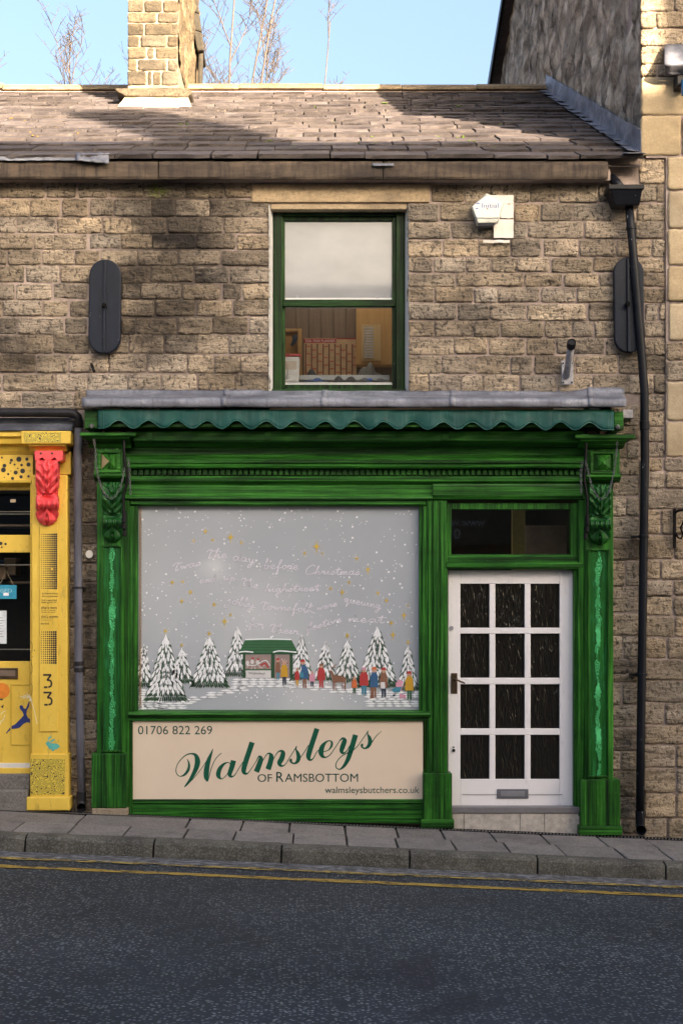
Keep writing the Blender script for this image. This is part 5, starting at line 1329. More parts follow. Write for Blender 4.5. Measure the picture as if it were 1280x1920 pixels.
# hand-lettered rhyme: single-stroke cursive, x-height 1
G = {'a':([[(.75,.85),(.4,1),(.1,.55),(.3,.05),(.6,.3),(.78,.95),(.72,.2),(1.0,.15)]],1.0),'b':([[(0,.6),(.5,2.2),(.3,2.3),(.15,.1),(.5,.0),(.7,.5),(.35,.8)],[(.7,.6),(1,.7)]],1.0),'c':([[(.75,.8),(.4,1),(.1,.5),(.35,0),(.9,.3)]],.9),
 'd':([[(.7,.8),(.35,1),(.05,.5),(.3,0),(.65,.4),(1.05,2.2),(.75,.3),(1.05,.1)]],1.05),'e':([[(.05,.35),(.6,.6),(.5,1),(.2,.8),(.15,.2),(.45,0),(.85,.3)]],.85),'f':([[(.1,.2),(.6,1.6),(.75,2.2),(.5,2.1),(.35,.6),(.15,-1.2),(.4,-.9),(.35,.1),(.85,.4)]],.85),
 'g':([[(.75,.85),(.4,1),(.1,.5),(.35,.1),(.75,.9),(.5,-.9),(.15,-1.1),(.3,-.5),(1,.2)]],1.0),'h':([[(0,.3),(.5,2.1),(.35,2.2),(.1,0)],[(.1,.1),(.45,.9),(.6,.7),(.6,.1),(.95,.2)]],.95),'i':([[(0,.3),(.3,1),(.25,.15),(.6,.2)],[(.42,1.5),(.46,1.62)]],.6),
 'j':([[(.1,.5),(.5,1),(.2,-1.1),(-.2,-1.2),(.0,-.6),(.7,.3)],[(.6,1.6),(.64,1.7)]],.7),'k':([[(0,.3),(.5,2.1),(.35,2.2),(.1,0)],[(.75,1.9),(.2,.8),(.75,0),(1.2,-.2)]],1.0),'l':([[(0,.3),(.5,2.0),(.4,2.3),(.15,.2),(.4,.0),(.6,.3)]],.6),
 'm':([[(0,.4),(.2,.95),(.15,0),(.4,.9),(.55,.8),(.5,0),(.8,.9),(.95,.7),(.9,.1),(1.2,.25)]],1.2),'n':([[(0,.4),(.2,.95),(.15,0),(.45,.9),(.65,.75),(.62,.1),(.9,.25)]],.9),'o':([[(.45,1),(.1,.6),(.3,0),(.65,.4),(.45,1),(.9,.7)]],.85),
 'p':([[(0,.4),(.3,1),(.05,-1.2)],[(.2,.3),(.5,1),(.75,.6),(.45,.15),(.2,.3)]],.85),'q':([[(.7,.85),(.4,1),(.1,.5),(.35,.1),(.7,.9),(.45,-1.2),(.7,-.6),(1,.2)]],1.0),'r':([[(0,.3),(.25,1.05),(.3,.8),(.6,.85),(.5,.2),(.85,.2)]],.8),
 's':([[(0,.2),(.45,1.05),(.55,.5),(.4,.0),(.1,.1),(.8,.25)]],.75),'t':([[(.05,.4),(.45,2.0),(.3,.2),(.5,0),(.75,.3)],[(-.1,1.35),(.3,1.5),(.9,1.45)]],.7),'T':([[(.1,1.5),(.5,2.1),(.9,1.7),(1.4,1.9)],[(.85,2.3),(.55,.2),(.8,0),(1,.3)]],1.2),
 'u':([[(0,.5),(.2,.95),(.2,.2),(.45,.05),(.7,.9),(.65,.15),(.95,.2)]],.95),'v':([[(0,.6),(.15,.95),(.3,.05),(.65,.95),(.9,.85)]],.85),'w':([[(0,.6),(.15,.95),(.25,.1),(.5,.8),(.65,.1),(.95,.95),(1.15,.85)]],1.1),
 'y':([[(0,.5),(.2,.95),(.25,.2),(.5,.1),(.75,.95),(.45,-1.0),(.1,-1.2),(.3,-.5),(1,.25)]],1.0),'C':([[(1.3,2.1),(1.1,2.6),(.5,2.2),(.05,1.0),(.3,.0),(1.0,.2),(1.4,.6)]],1.4)}
def word(s_, x0, x1, y0, y1, xh):
    adv = sum(G[c][1] for c in s_); k = (x1-x0)/adv; pen = 0; mb = MB()
    for c in s_:
        for st in G[c][0]:
            pts = []
            for (gx, gy) in st:
                t = pen+gx; X = x0+t*k; base = y0+(y1-y0)*(t/adv)
                pts.append((X+gy*xh*.12, base-gy*xh*.85))
            mb.stroke(pts, YA-.0006, 0, 1.35, 5)
        pen += G[c][1]
    art('painted_lettering', mb, M['p_lilac'])
for a in [('Twas',322,376,1072,1060,8.5),('The',384,426,1047,1046,9),('day',436,478,1050,1056,9),('before',494,559,1066,1068,9),('Christmas',572,674,1077,1078,8),('and',374,404,1094,1090,7),('up',418,441,1086,1090,7),('The',450,484,1096,1104,7.5),('highstreet',496,598,1110,1108,7.5),('jolly',424,478,1130,1140,8),('Townsfolk',486,588,1142,1148,8),('were',594,632,1145,1136,7),('queuing',644,714,1128,1142,8),('for',466,494,1172,1178,8),('Their',503,560,1184,1190,8),('festive',574,640,1184,1166,8),('meat',652,720,1166,1168,8)]: word(*a)
# stallriser with cream sign board
obj('sign_frame', MB().pbox(243.2, 249, 1352, 1530, -.012, .1), GV, sf, bevel=.003)
sb = obj('sign_board', MB().pbox(249.2, 792.5, 1351.8, 1500, .004, .1), M['cream'], sf)
obj('sign_rail', MB().prism_x([(q, Z_(z, q)) for q, z in ((.1, 1497.5), (-.004, 1498.5), (-.012, 1501), (-.004, 1503), (-.012, 1505), (.0, 1508.5), (.1, 1508.5))], X_(249.2), X_(792.5)), GH, sf, bevel=.002)
bb = [W(249.2,1508.7,-.006), W(792.5,1508.7,-.006), W(792.5,1545,-.006), W(249.2,1534,-.006)]
obj('base_board', MB().prism_y([(p[0], p[2]) for p in bb], -.006, .1), GH, sf, bevel=.003)
YL = .0025
def A_(L): return [(320+u/6.4, 1370+v/6.4, w/6.4*1.06) for u, v, w in L]
def B_(L): return [(500+u/5.818, 1355+v/5.818, w/5.818*1.06) for u, v, w in L]
script = MB(); lay = [0]
def stk(L):
    lay[0] += 1; script.stroke(L, YL-.00015*(lay[0] % 4), 0, sub=10)
for L in [[(198,340,6),(215,375,16),(222,420,26),(208,478,32),(165,530,24),(115,547,9),(80,525,9),(65,480,9),(80,410,9),(130,340,10),(195,288,12),(255,276,17),(300,295,36),(322,350,58),(318,415,58),(285,500,46),(235,590,34),(190,650,22),(164,676,8)],
 [(166,674,9),(260,590,7),(350,480,7),(430,365,7),(507,220,7)], [(507,218,6),(490,270,22),(462,340,44),(438,430,56),(428,510,60),(428,565,48),(442,610,14)], [(444,610,9),(465,540,9),(490,450,9),(530,355,9),(575,298,9),(613,268,7)],
 [(716,398,10),(690,382,10),(640,400,26),(592,455,46),(572,520,50),(585,562,34),(618,577,11),(660,545,8),(700,480,8),(722,400,8)], [(755,358,60),(737,430,56),(712,505,50),(715,540,40),(742,550,18),(775,525,10),(820,450,8),(868,375,8)],
 [(978,140,60),(945,240,58),(905,360,58),(880,450,55),(880,498,44),(905,516,24),(935,500,11),(985,430,8),(1040,345,9)], [(1030,360,8),(1060,310,18),(1082,325,40),(1078,360,56),(1058,420,60),(1028,494,62)],
 [(1095,380,8),(1150,288,10),(1186,275,24),(1208,310,52),(1196,380,58),(1168,464,62)]]: stk(A_(L))
for L in [[(60,425,8),(110,335,9),(148,308,18),(178,328,44),(165,388,52),(140,436,48),(150,466,28),(182,470,13),(212,443,8),(250,380,8),(325,262,9)], [(325,255,11),(320,290,12),(338,332,34),(348,380,42),(335,422,34),(300,445,17),(268,430,20),(262,408,26),(276,404,24)], [(360,392,8),(410,320,8),(455,245,8)],
 [(548,65,52),(520,150,52),(490,240,52),(461,335,52),(456,382,42),(476,407,22),(507,388,11),(545,320,8),(578,290,8)], [(618,318,8),(670,300,10),(703,260,22),(710,218,22),(690,198,12),(648,210,20),(606,262,46),(592,320,52),(606,362,36),(642,378,14),(692,348,9),(740,280,8),(795,197,8)],
 [(790,200,8),(826,172,22),(848,195,44),(828,258,50),(815,305,42),(830,331,24),(862,318,10),(900,260,8),(940,190,8)], [(968,133,54),(945,210,52),(915,310,50),(885,400,44),(840,475,30),(795,508,14),(758,490,10),(758,440,9),(800,380,9),(860,340,9),(940,300,9),(990,255,8),(1040,185,8),(1102,95,8)],
 [(1102,88,11),(1100,125,12),(1118,162,34),(1126,212,42),(1106,258,32),(1070,280,16),(1040,266,18),(1036,244,24),(1050,239,22)], [(1138,228,10),(1190,150,8),(1252,92,4)]]: stk(B_(L))
obj('lettering', script, M['letter'], sb)
text('lettering', '01706 822 269', (259, 398, 1361, 1377), YL, M['letter_dk'], sb)
text('lettering', 'OF', (483, 510, 1451.5, 1466), YL, M['letter_dk'], sb)
text('lettering', 'R', (518, 532, 1447.5, 1466), YL, M['letter_dk'], sb)
text('lettering', 'AMSBOTTOM', (534, 671, 1450.5, 1466), YL, M['letter_dk'], sb)
text('lettering', 'walmsleysbutchers.co.uk', (609, 785.5, 1475, 1491), YL, M['letter_dk'], sb)
# post between window and door
mp = obj('mullion_post', MB().pbox(799.2, 838, 934, 1452, -.012, .2), GV, sf, bevel=.004)
obj('reeding', MB().pbox(803, 809, 940, 1450, -.024, -.0125), GV, mp, bevel=.003); obj('reeding', MB().pbox(812, 822, 940, 1450, -.034, -.0125), GV, mp, bevel=.005); obj('reeding', MB().pbox(825, 831, 940, 1450, -.024, -.0125), GV, mp, bevel=.003)
obj('plinth', MB().pbox(793, 847, 1450, 1540, -.075, .2), GV, mp, bevel=.006); obj('plinth_foot', MB().pbox(789, 851, 1537, 1553, -.095, .2), GH, mp, bevel=.005)
# fanlight and door frame
fl_ = obj('fanlight', MB().pbox(838.2, 846, 943, 1042, .012, .1).pbox(1069, 1083, 943, 1042, .012, .1).pbox(846.2, 1068.8, 943, 955, .014, .1), GV, sf, bevel=.003)
obj('pane', MB().add([W(844,953,.06), W(1071,953,.06), W(1071,1042,.06), W(844,1042,.06)], [(3,2,1,0)]), M['glass'], fl_)
obj('transom', MB().prism_x([(q, Z_(z, q)) for q, z in ((.1, 1039), (.02, 1040), (.008, 1043), (.008, 1051), (-.01, 1053), (-.026, 1056), (-.026, 1063), (-.01, 1067.5), (.1, 1067.5))], X_(836), X_(1091)), GH, sf, bevel=.002)
obj('door_jamb', MB().pbox(833, 839, 1068, 1515, .01, .2), GV, sf, bevel=.003); obj('door_jamb', MB().pbox(1075, 1083, 1068, 1530, .01, .2), GV, sf, bevel=.003)
# something pale inside, seen through the fanlight
obj('partition', MB().box(X_(985,1.2), X_(1062,1.2), 1.2, 1.26, .2, Z_(985,1.2)), simple('partition_grey', (.42, .36, .33), .6), bld)
obj('partition', MB().box(X_(960,1.0), X_(984,1.0), 1.0, 1.06, .2, Z_(955,1.0)), simple('partition_olive', (.40, .36, .16), .6), bld)
# white door with twelve wavy panes
YD = .07
cols_ = [(862.5, 917), (928, 983), (994, 1048.5)]; rws = [(1094.5, 1177), (1188, 1271), (1283, 1366), (1378, 1461)]
dl = MB(); dl.pbox(839.5, 862.5, 1069, 1513, YD, YD+.045).pbox(1048.5, 1077, 1069, 1513, YD, YD+.045)
ys_ = [1069]+[v for r_ in rws for v in r_]+[1513]
for k in range(0, len(ys_), 2): dl.pbox(862.6, 1048.4, ys_[k], ys_[k+1], YD+.0006, YD+.045)
for a, b in rws:
    dl.pbox(917, 928, a+.05, b-.05, YD+.003, YD+.042).pbox(983, 994, a+.05, b-.05, YD+.003, YD+.042)
door = obj('door', dl, M['white'], sf, bevel=.004)
for i, (a, b) in enumerate(cols_):
    for j, (c, d) in enumerate(rws):
        o = obj('pane', MB().pbox(a-.5, b+.5, c-.5, d+.5, YD+.02, YD+.026), M['wavy'], door)
obj('weather_groove', MB().pbox(866, 1054, 1489, 1491, YD-.002, YD+.0005), simple('groove_grey', (.35, .34, .35), .6), door)
lbx = obj('letterbox', MB().pbox(931, 990, 1479.5, 1497.5, YD-.008, YD+.002), M['greyplastic'], door, bevel=.004)
obj('flap', MB().pbox(938, 983, 1483.5, 1493.5, YD-.013, YD-.0085), simple('flap_grey', (.20, .20, .22), .4), lbx, bevel=.003)
hd = obj('handle', MB().pbox(845, 857, 1262, 1301, YD-.008, YD+.002), M['bronze'], door, bevel=.004)
obj('lever', MB().tube([W(851, 1274, YD-.008), W(851, 1274, YD-.05), W(856, 1275, YD-.062), W(871, 1281, YD-.060)], [.009,.008,.008,.006], 10), M['bronze'], hd, smooth=True)
obj('lock', MB().tube([W(846, 1177.5, YD+.002), W(846, 1177.5, YD-.012)], .016, 14), M['steel'], door)
obj('lock', MB().tube([W(850, 1407, YD+.002), W(850, 1407, YD-.012)], .013, 14).tube([W(850,1401,YD+.001), W(850,1401,YD-.006)], .007, 8), M['iron'], door)
obj('threshold', MB().pbox(846, 1086, 1513.5, 1525, -.03, .25), simple('threshold_grey', (.16, .15, .16), .5), sf, bevel=.005)
M['step'] = simple('step_stone', (.42, .38, .34), .85, .25, 25, .3)
for a, b in ((847, 869), (869, 974), (974, 1020), (1020, 1086)): obj('step_tile', MB().pbox(a+.4, b-.4, 1525.2, 1566, -.02, .25), M['step'], sf, bevel=.003)
# ------------------------------------------------------------------ yellow shopfront at the left
ys = thing('yellow_shopfront', 'yellow painted shopfront with coral carved bracket and stencilled pier', 'shopfront', W(20, 1520, -.05))
YE, YED = M['yellow'], M['yellow_dk']
obj('lead_capping', MB().grid(lambda u, v: W(-400+536*u, 795+12*v+.8*mnoise.noise((u*30, v, 1)), -.10-.06*v), 60, 2), M['lead_dk'], ys, solid=.006)
obj('slate_backing', MB().pbox(-400, 148, 783, 800, -.02, .08), M['lead_dk'], ys)
def yprof(name, prof, a, b, mat=YE): return obj(name, MB().prism_x([(y, Z_(p, y)) for y, p in prof], X_(a,-.05), X_(b,-.05)), mat, ys, bevel=.003)
yprof('cornice', [(.1,807),(-.14,807.5),(-.14,818),(-.11,822),(-.10,832),(-.05,836),(-.03,846),(-.01,852),(.1,852)], -400, 64)
cap = obj('capital', MB().pbox(40, 133, 808, 832, -.19, .1), YE, ys, bevel=.006)
obj('printed_panel', MB().pbox(45, 115, 810.5, 829, -.1925, -.1903), M['laby'], cap)
obj('neck_mould', MB().prism_x([(q, Z_(z, q)) for q, z in ((-.17, 832.3), (-.165, 836), (-.12, 841), (-.10, 846), (.1, 846), (.1, 832.3))], X_(57,-.1), X_(126,-.1)), YE, cap, bevel=.003)
fz_ = obj('frieze', MB().pbox(-400, 62, 852.3, 900, -.01, .1), YE, ys)
obj('frieze_rim', MB().prism_x([(q, Z_(z, q)) for q, z in ((.0, 899.5), (-.04, 901), (-.04, 905), (-.01, 908), (.1, 916), (.1, 899.5))], X_(-400,-.02), X_(60,-.02)), YED, ys, bevel=.002)
dt = MB()
for a, b, r_ in [(4,858,2),(9,873,3.6),(22,863,3),(36,861,5),(51,861,3.2),(12,873,0),(28,871,2),(41,872,2.6),(54,871,4),(7,881,4.6),(21,883,1),(34,878,1.5),(43,883,4.6),(30,886,4),(16,889,2.2),(9,895,1.2),(24,897,3),(40,894,3.2),(54,893,2.4),(20,868,2),(57,883,1),(-10,870,5),(-14,890,4),(-25,862,3)]:
    if r_: dt.disc(a, b, r_, -.0115, 14)
kind(obj('dots', dt, M['black_print'], fz_), 'stuff')
pl = obj('pier', MB().pbox(60, 127, 890, 1416, -.045, .1), YE, ys, bevel=.006)
obj('pier_head', MB().pbox(66, 133, 846.5, 889.5, -.03, .1), YED, ys, bevel=.004)
obj('raised_panel', MB().pbox(74.5, 109, 985, 1372, -.056, -.0455), YE, pl, bevel=.006)
cb = MB()
obj('bracket_head', MB().prism_y([(X_(a,-.16), Z_(b,-.16)) for a, b in ((65,845),(118,845),(118,862),(110,866),(103,858),(91,866),(79,858),(70,866),(66,862))], -.165, -.03), M['coral'], pl, bevel=.004)
for px in (77, 98): obj('eye', MB().tube([W(px, 850, -.168), W(px, 850, -.160)], .008, 10), M['black_print'], pl)
corbel(67, 110, 862, 985, -.046, .13, M['coral'], pl)
YPn = -.0575
def dotgrid(a, b, c, d, nx, ny):
    mb = MB()
    for i in range(nx):
        for j in range(ny):
            if rng.random() < .015: continue
            mb.disc(a+(b-a)*i/(nx-1), c+(d-c)*j/(ny-1), .9+1.15*i/(nx-1), YPn, 8)
    kind(obj('dot_grid', mb, M['black_print'], pl), 'stuff')
dotgrid(79, 106, 1002, 1103, 8, 26); dotgrid(78.5, 105, 1185, 1243, 8, 15)
for s_, x0, x1, y0, y1 in [('the warmth of bread',79,109,1111,1114.5),('the knocked her loose',79,109,1116,1119.5),("she's twitched",78.5,107,1123.5,1127),('feeling the oz',78.5,106,1128,1131.5),("she's wov",78,108,1136,1142),('for a short breath time',78,105,1143.5,1145.5),('he nailed her world',78,103,1147,1149),("she's wonte",78,109,1153,1158.5),('in barnyard light',77.5,100,1159.5,1161.5),('and open as hay',77.5,99,1163,1164.8),('the wind',77,92,1167.5,1171)]:
    text('lettering', s_, (x0, x1, y0, y1), YPn, M['black_print'], pl)
for dy in (0, 33):
    m3 = MB(); o_ = 0.6 if dy else 0
    for st in ([(81.5,1265.5),(96.5,1265.5)], [(96,1265.5),(89,1275)], [(88.5,1275.5),(94,1275.8),(96.8,1280),(96,1286),(91,1288.5)], [(89.5,1288.5),(83,1288.5)]):
        m3.stroke([(a+o_, b+dy) for a, b in st], YPn-.0003*(len(m3.v) % 3), 0, 3.4, 5)
    obj('number', m3, M['black_print'], pl)
tl = simple('teal_stencil', (.10, .42, .38), .6)
obj('stencilled_hare', MB().flat([(86,1395),(88,1391),(92,1390),(95,1393),(101,1394),(107,1394),(111,1397),(113,1402),(109,1402),(108,1405),(103,1405),(102,1408),(97,1408),(98,1404),(93,1405),(91,1401),(88,1397)], -.0475).flat([(90,1391),(91,1383),(97,1379),(97,1382),(93,1386)], -.0478).flat([(93,1391),(98,1387),(104,1385),(103,1388),(96,1392)], -.0481), tl, pl)
obj('plinth', MB().pbox(57, 129, 1414, 1500, -.075, .1), YE, ys, bevel=.006)
obj('printed_panel', MB().pbox(58, 122, 1423, 1491, -.0775, -.0752), M['laby'], ys)
obj('plinth_foot', MB().pbox(50, 131, 1495, 1520, -.11, .1), YE, ys, bevel=.008)
# recessed yellow door
YY = .06
yd = obj('door', MB().pbox(-120, 57, 1240, 1431, YY, YY+.05), YE, ys, bevel=.004)
obj('door_rail', MB().pbox(-120, 57, 1003, 1036, YY-.004, YY+.05), YE, yd, bevel=.004); obj('door_rail', MB().pbox(-120, 57, 906, 919, YY, YY+.05), YED, yd, bevel=.004)
d2 = MB()
for a, b, r_ in [(2,1019,3.4),(11,1020,2.4),(4,1026,1.8),(-12,1018,4)]: d2.disc(a, b, r_, YY-.0052, 12)
kind(obj('dots', d2, M['black_print'], yd), 'stuff')
obj('pane', MB().add([W(-120,919,YY+.03), W(57,919,YY+.03), W(57,1003,YY+.03), W(-120,1003,YY+.03)], [(3,2,1,0)]), M['glass'], yd)
obj('pane', MB().add([W(-120,1036,YY+.03), W(57,1036,YY+.03), W(57,1240,YY+.03), W(-120,1240,YY+.03)], [(3,2,1,0)]), M['glass'], yd)
obj('recessed_panel', MB().pbox(20, 57, 1283, 1285, YY-.006, YY-.0005).pbox(20, 57, 1396, 1398, YY-.006, YY-.0005).pbox(20, 22, 1285.2, 1395.8, YY-.006, YY-.0005), YED, yd, bevel=.001)
obj('letterbox', MB().pbox(-30, 34, 1252.5, 1273, YY-.012, YY-.0005), M['bronze'], yd, bevel=.004); obj('letterbox_flap', MB().pbox(-25, 29, 1257, 1268, YY-.017, YY-.0125), simple('bronze_dull', (.17, .12, .085), .45), yd, bevel=.003)
obj('painted_balloon', MB().disc(4, 1295, 15, YY-.002, 20, 0, .98), simple('balloon_orange', (.70, .22, .02), .5), yd)
obj('painted_balloon_knot', MB().flat([(0,1310),(7,1310),(5,1313),(1,1313)], YY-.0025).flat([(2,1325),(8,1321),(6,1328)], YY-.0025), M['black_print'], yd)
dnc = MB().flat([(37,1325),(39,1322),(43,1323),(45,1328),(49,1329),(52,1322),(55,1315),(56,1315),(55,1325),(51,1332),(50,1339),(53,1346),(57,1348),(57,1356),(52,1354),(45,1357),(38,1364),(31,1366),(22,1367),(16,1372),(13,1376),(12,1374),(15,1370),(21,1362),(29,1358),(35,1352),(41,1346),(45,1341),(43,1335),(38,1329)], YY-.0022)
obj('painted_dancer', dnc, simple('dancer_blue', (.015, .03, .17), .5), yd)
wl_ = MB()
for st in ([(57,1305),(50,1300)], [(57,1306),(44,1303)], [(57,1307),(38,1306)], [(56,1308),(42,1309)], [(2,1340),(6,1335),(11,1333)], [(0,1360),(3,1352),(8,1348)], [(6,1352),(10,1340)]): wl_.stroke(st, YY-.003, 0, 1.2, 3)
kind(obj('painted_strokes', wl_, simple('yellow_white', (.78, .72, .5), .5), yd), 'stuff')
obj('painted_arrow', MB().stroke([(57,1308),(64,1330),(70,1357)], -.0462, 0, 1.2, 4).flat([(55,1314),(57,1305),(61,1313)], -.0464), bpy.data.materials['yellow_white'], ys)
sq = MB()
for a, b in ((1210,1224),(1250,1263),(1288,1304)): sq.stroke([(57.5,a-8),(61,a-2),(61,(a+b)/2),(60,b-2),(57,b)], -.0462, 0, .6, 4)
kind(obj('drawn_line', sq, M['black_print'], pl), 'stuff')
obj('kick_bar', MB().pbox(-120, 57, 1431.3, 1440, .03, .11), M['reveal'], ys, bevel=.003)
obj('sill_bar', MB().pbox(-120, 57, 1440.3, 1451, .0, .11), YE, ys, bevel=.004)
M['stepstone'] = mk_paving('worn_step', (.12, .11, .10), (.18, .16, .14), .35)
obj('step', MB().pbox(-160, 57, 1451.3, 1481, -.04, .2), M['stepstone'], ys, bevel=.012); obj('step', MB().pbox(-160, 52, 1481.3, 1540, -.10, .2), M['stepstone'], ys, bevel=.012)
obj('frame_post', MB().pbox(57.2, 60, 890, 1415, -.02, .11), YE, ys, bevel=.002)
# dim shop interior behind it
ir = MB().box(-6, X_(60), 2.4, 2.5, -.2, 3.1).box(-6, X_(60), .2, 2.4, 3.05, 3.1).box(X_(58), X_(60), .2, 2.4, -.2, 3.05).box(-6.1, -6, .2, 2.4, -.2, 3.05).box(-6, X_(60), .2, 2.4, -.25, -.2)
obj('interior', ir, M['dark'], ys)
wl2 = MB()
obj('stall_riser', MB().box(-6, X_(-122,.06), .02, .14, -.3, Z_(1330)), YE, ys, bevel=.004)
obj('window_head', MB().box(-6, X_(-122,.06), .02, .14, Z_(918), 3.1), YE, ys, bevel=.004)
for px in (-128, -300, -480, -660, -800): obj('window_post', MB().box(X_(px)-.03, X_(px)+.03, .0, .13, Z_(1330), Z_(918)), YE, ys, bevel=.004)
obj('shop_window', MB().add([(-6, .08, Z_(1330)), (X_(-128), .08, Z_(1330)), (X_(-128), .08, Z_(918)), (-6, .08, Z_(918))], [(0,1,2,3)]), M['glass'], ys)
for k, (py, m_) in enumerate(((983, 'panelling'), (1090, 'panelling'))): obj('shelf', MB().pbox(-120, 56, py, py+4, .5, .8), M[m_], ys)
obj('display_box', MB().pbox(8, 30, 1046, 1078, .4, .6), simple('carton', (.30, .22, .15), .7), ys, bevel=.006)
obj('display_box', MB().pbox(-30, 4, 1050, 1085, .45, .65), simple('carton_blue', (.03, .05, .12), .6), ys, bevel=.006)
obj('display_box', MB().pbox(-20, 12, 1062, 1086, .35, .44), simple('carton_brown', (.26, .17, .10), .7), ys, bevel=.006)
obj('rail', MB().pbox(-120, 57, 958.5, 960, .12, .13).pbox(-120, 57, 963, 964.5, .12, .13), simple('rail_pale', (.42, .38, .33), .5), ys)
obj('rail', MB().pbox(-120, 57, 1058, 1060, .12, .13), bpy.data.materials['rail_pale'], ys); obj('rail', MB().pbox(-120, 57, 1216.5, 1218.5, .12, .13), bpy.data.materials['rail_pale'], ys)
kind(obj('sticker', MB().pbox(20, 30, 936, 942, .085, .0855), simple('sticker_tan', (.50, .38, .26), .6), yd), 'stuff')
YQ = YY+.022
cs = tag(obj('closed_sign', MB().pbox(-28, 31.5, 1097, 1123, YQ-.004, YQ), simple('sign_blue', (.03, .30, .46), .4), bevel=.002), 'small blue CLOSED sign hanging in the yellow shop door', 'sign')
text('lettering', 'CLOSED', (-22, 23, 1104, 1111), YQ-.0055, simple('sign_ice', (.35, .60, .70), .5), cs)
obj('paper_slip', MB().pbox(7, 17, 1111.5, 1117, YQ-.0056, YQ-.0045), M['p_white'], cs)
obj('cord', MB().tube([W(0,1097,YQ-.002), W(12,1070,YQ-.002), W(26,1097,YQ-.002)], .002, 5), simple('cord_tan', (.35, .28, .20), .7), cs)
nt = tag(obj('paper_notice', MB().pbox(-40, 13, 1145, 1207, YQ-.001, YQ), simple('notice_white', (.66, .70, .74), .6)), 'white paper notice below the blue sign in yellow shop door', 'notice')
nl = MB()
for k in range(8): nl.pbox(-30, (6, 9, 4, 8, 2, 7, 5, 8)[k], 1158+k*5, 1159+k*5, YQ-.0017, YQ-.0011)
kind(obj('printed_lines', nl, simple('print_grey', (.25, .27, .3), .6), nt), 'stuff')

# ------------------------------------------------------------------ pipes
gp = thing('grey_downpipe', 'grey downpipe between yellow and green shopfronts with black bend at top', 'drainpipe', W(152, 1520, .02))
YP = -.02
obj('branch', MB().tube([W(-400,772,-.10), W(130,774,-.10), W(140,776,-.10), W(146,782,-.10), W(148,792,-.09), W(148,800,-.08)], .036, 14), M['pipe_dark'], gp, smooth=True)
obj('shaft', MB().tube([W(148,798,-.08), W(146,850,-.05), W(147,1000,YP), W(148,1240,YP), W(151,1380,YP), W(153,1500,YP)], .0325, 16), M['pipe_grey'], gp, smooth=True)
for py in (1240, 1252): obj('collar', MB().tube([W(148.3,py,YP), W(148.5,py+8,YP)], .040, 16), M['pipe_dark'], gp, bevel=.003)
for py, px in ((1100,147.5),(786,138)): obj('clip', MB().tube([W(px,py,YP if py > 800 else -.1), W(px,py+4,YP if py > 800 else -.1)], .037, 16), M['pipe_dark'], gp)
obj('clip_lug', MB().pbox(136, 160, 1100.5, 1103.5, YP+.02, .06), M['pipe_dark'], gp)
obj('shoe', MB().tube([W(153,1484,YP), W(153,1502,YP)], .037, 16).tube([W(153,1500,YP), W(153,1511,YP-.02), W(153,1515,YP-.06)], [.034,.034,.037], 16, False), M['pipe_dark'], gp, smooth=False)
bp = thing('black_downpipe', 'tall black downpipe with hopper head right of the green shopfront', 'drainpipe', W(1200, 1560, .0))
obj('outlet', MB().tube([W(1146,333,.03), W(1154,343,-.01), W(1164,354,-.05)], .036, 14), M['pipe_black'], bp, smooth=True)
YH = -.09
hp = MB(); t0 = [(-1,0),(1,0),(1,1),(-1,1)]
def ringp(a, b, py, yf, yb): return [W(a,py,yf), W(b,py,yf), (X_(b,yf), yb, Z_(py,yf)), (X_(a,yf), yb, Z_(py,yf))]
rr = [ringp(1140,1207,346,-.16,.03), ringp(1140,1207,354,-.16,.03), ringp(1144,1203,357,-.15,.03), ringp(1152,1198,384,-.11,.03)]
hp.add([p for q in rr for p in q], [(i*4+j, (i+1)*4+j, (i+1)*4+(j+1)%4, i*4+(j+1)%4) for i in range(3) for j in range(4)]+[(15,14,13,12)])
hp.add([p for p in ringp(1143,1204,349,-.15,.02)], [(0,1,2,3)])
obj('hopper', hp, M['pipe_black'], bp, bevel=.004)
PB = [(1178,380),(1182,430),(1190,520),(1200,640),(1207,735),(1208,860),(1206,1000),(1203,1200),(1200,1400),(1199,1530)]
obj('shaft', MB().tube([W(a,b,-.03) for a,b in PB], .0335, 16), M['pipe_black'], bp, smooth=True)
def pb_at(py):
    for (a,b),(c,d) in zip(PB, PB[1:]):
        if b <= py <= d: return a+(c-a)*(py-b)/(d-b)
for py, h in ((425,6),(790,16),(1003,6),(1262,7)):
    obj('collar', MB().tube([W(pb_at(py),py,-.03), W(pb_at(py+h),py+h,-.03)], .039, 16), M['pipe_black'], bp, bevel=.003)
for py in (1004, 1264): obj('clip_lug', MB().pbox(pb_at(py)-20, pb_at(py)-6, py, py+4, -.02, .06), M['pipe_black'], bp)
obj('shoe', MB().tube([W(1199,1520,-.03), W(1199,1545,-.03), W(1200,1553,-.04), W(1201,1557,-.08)], [.037,.037,.037,.040], 16, False), M['pipe_black'], bp, smooth=True)

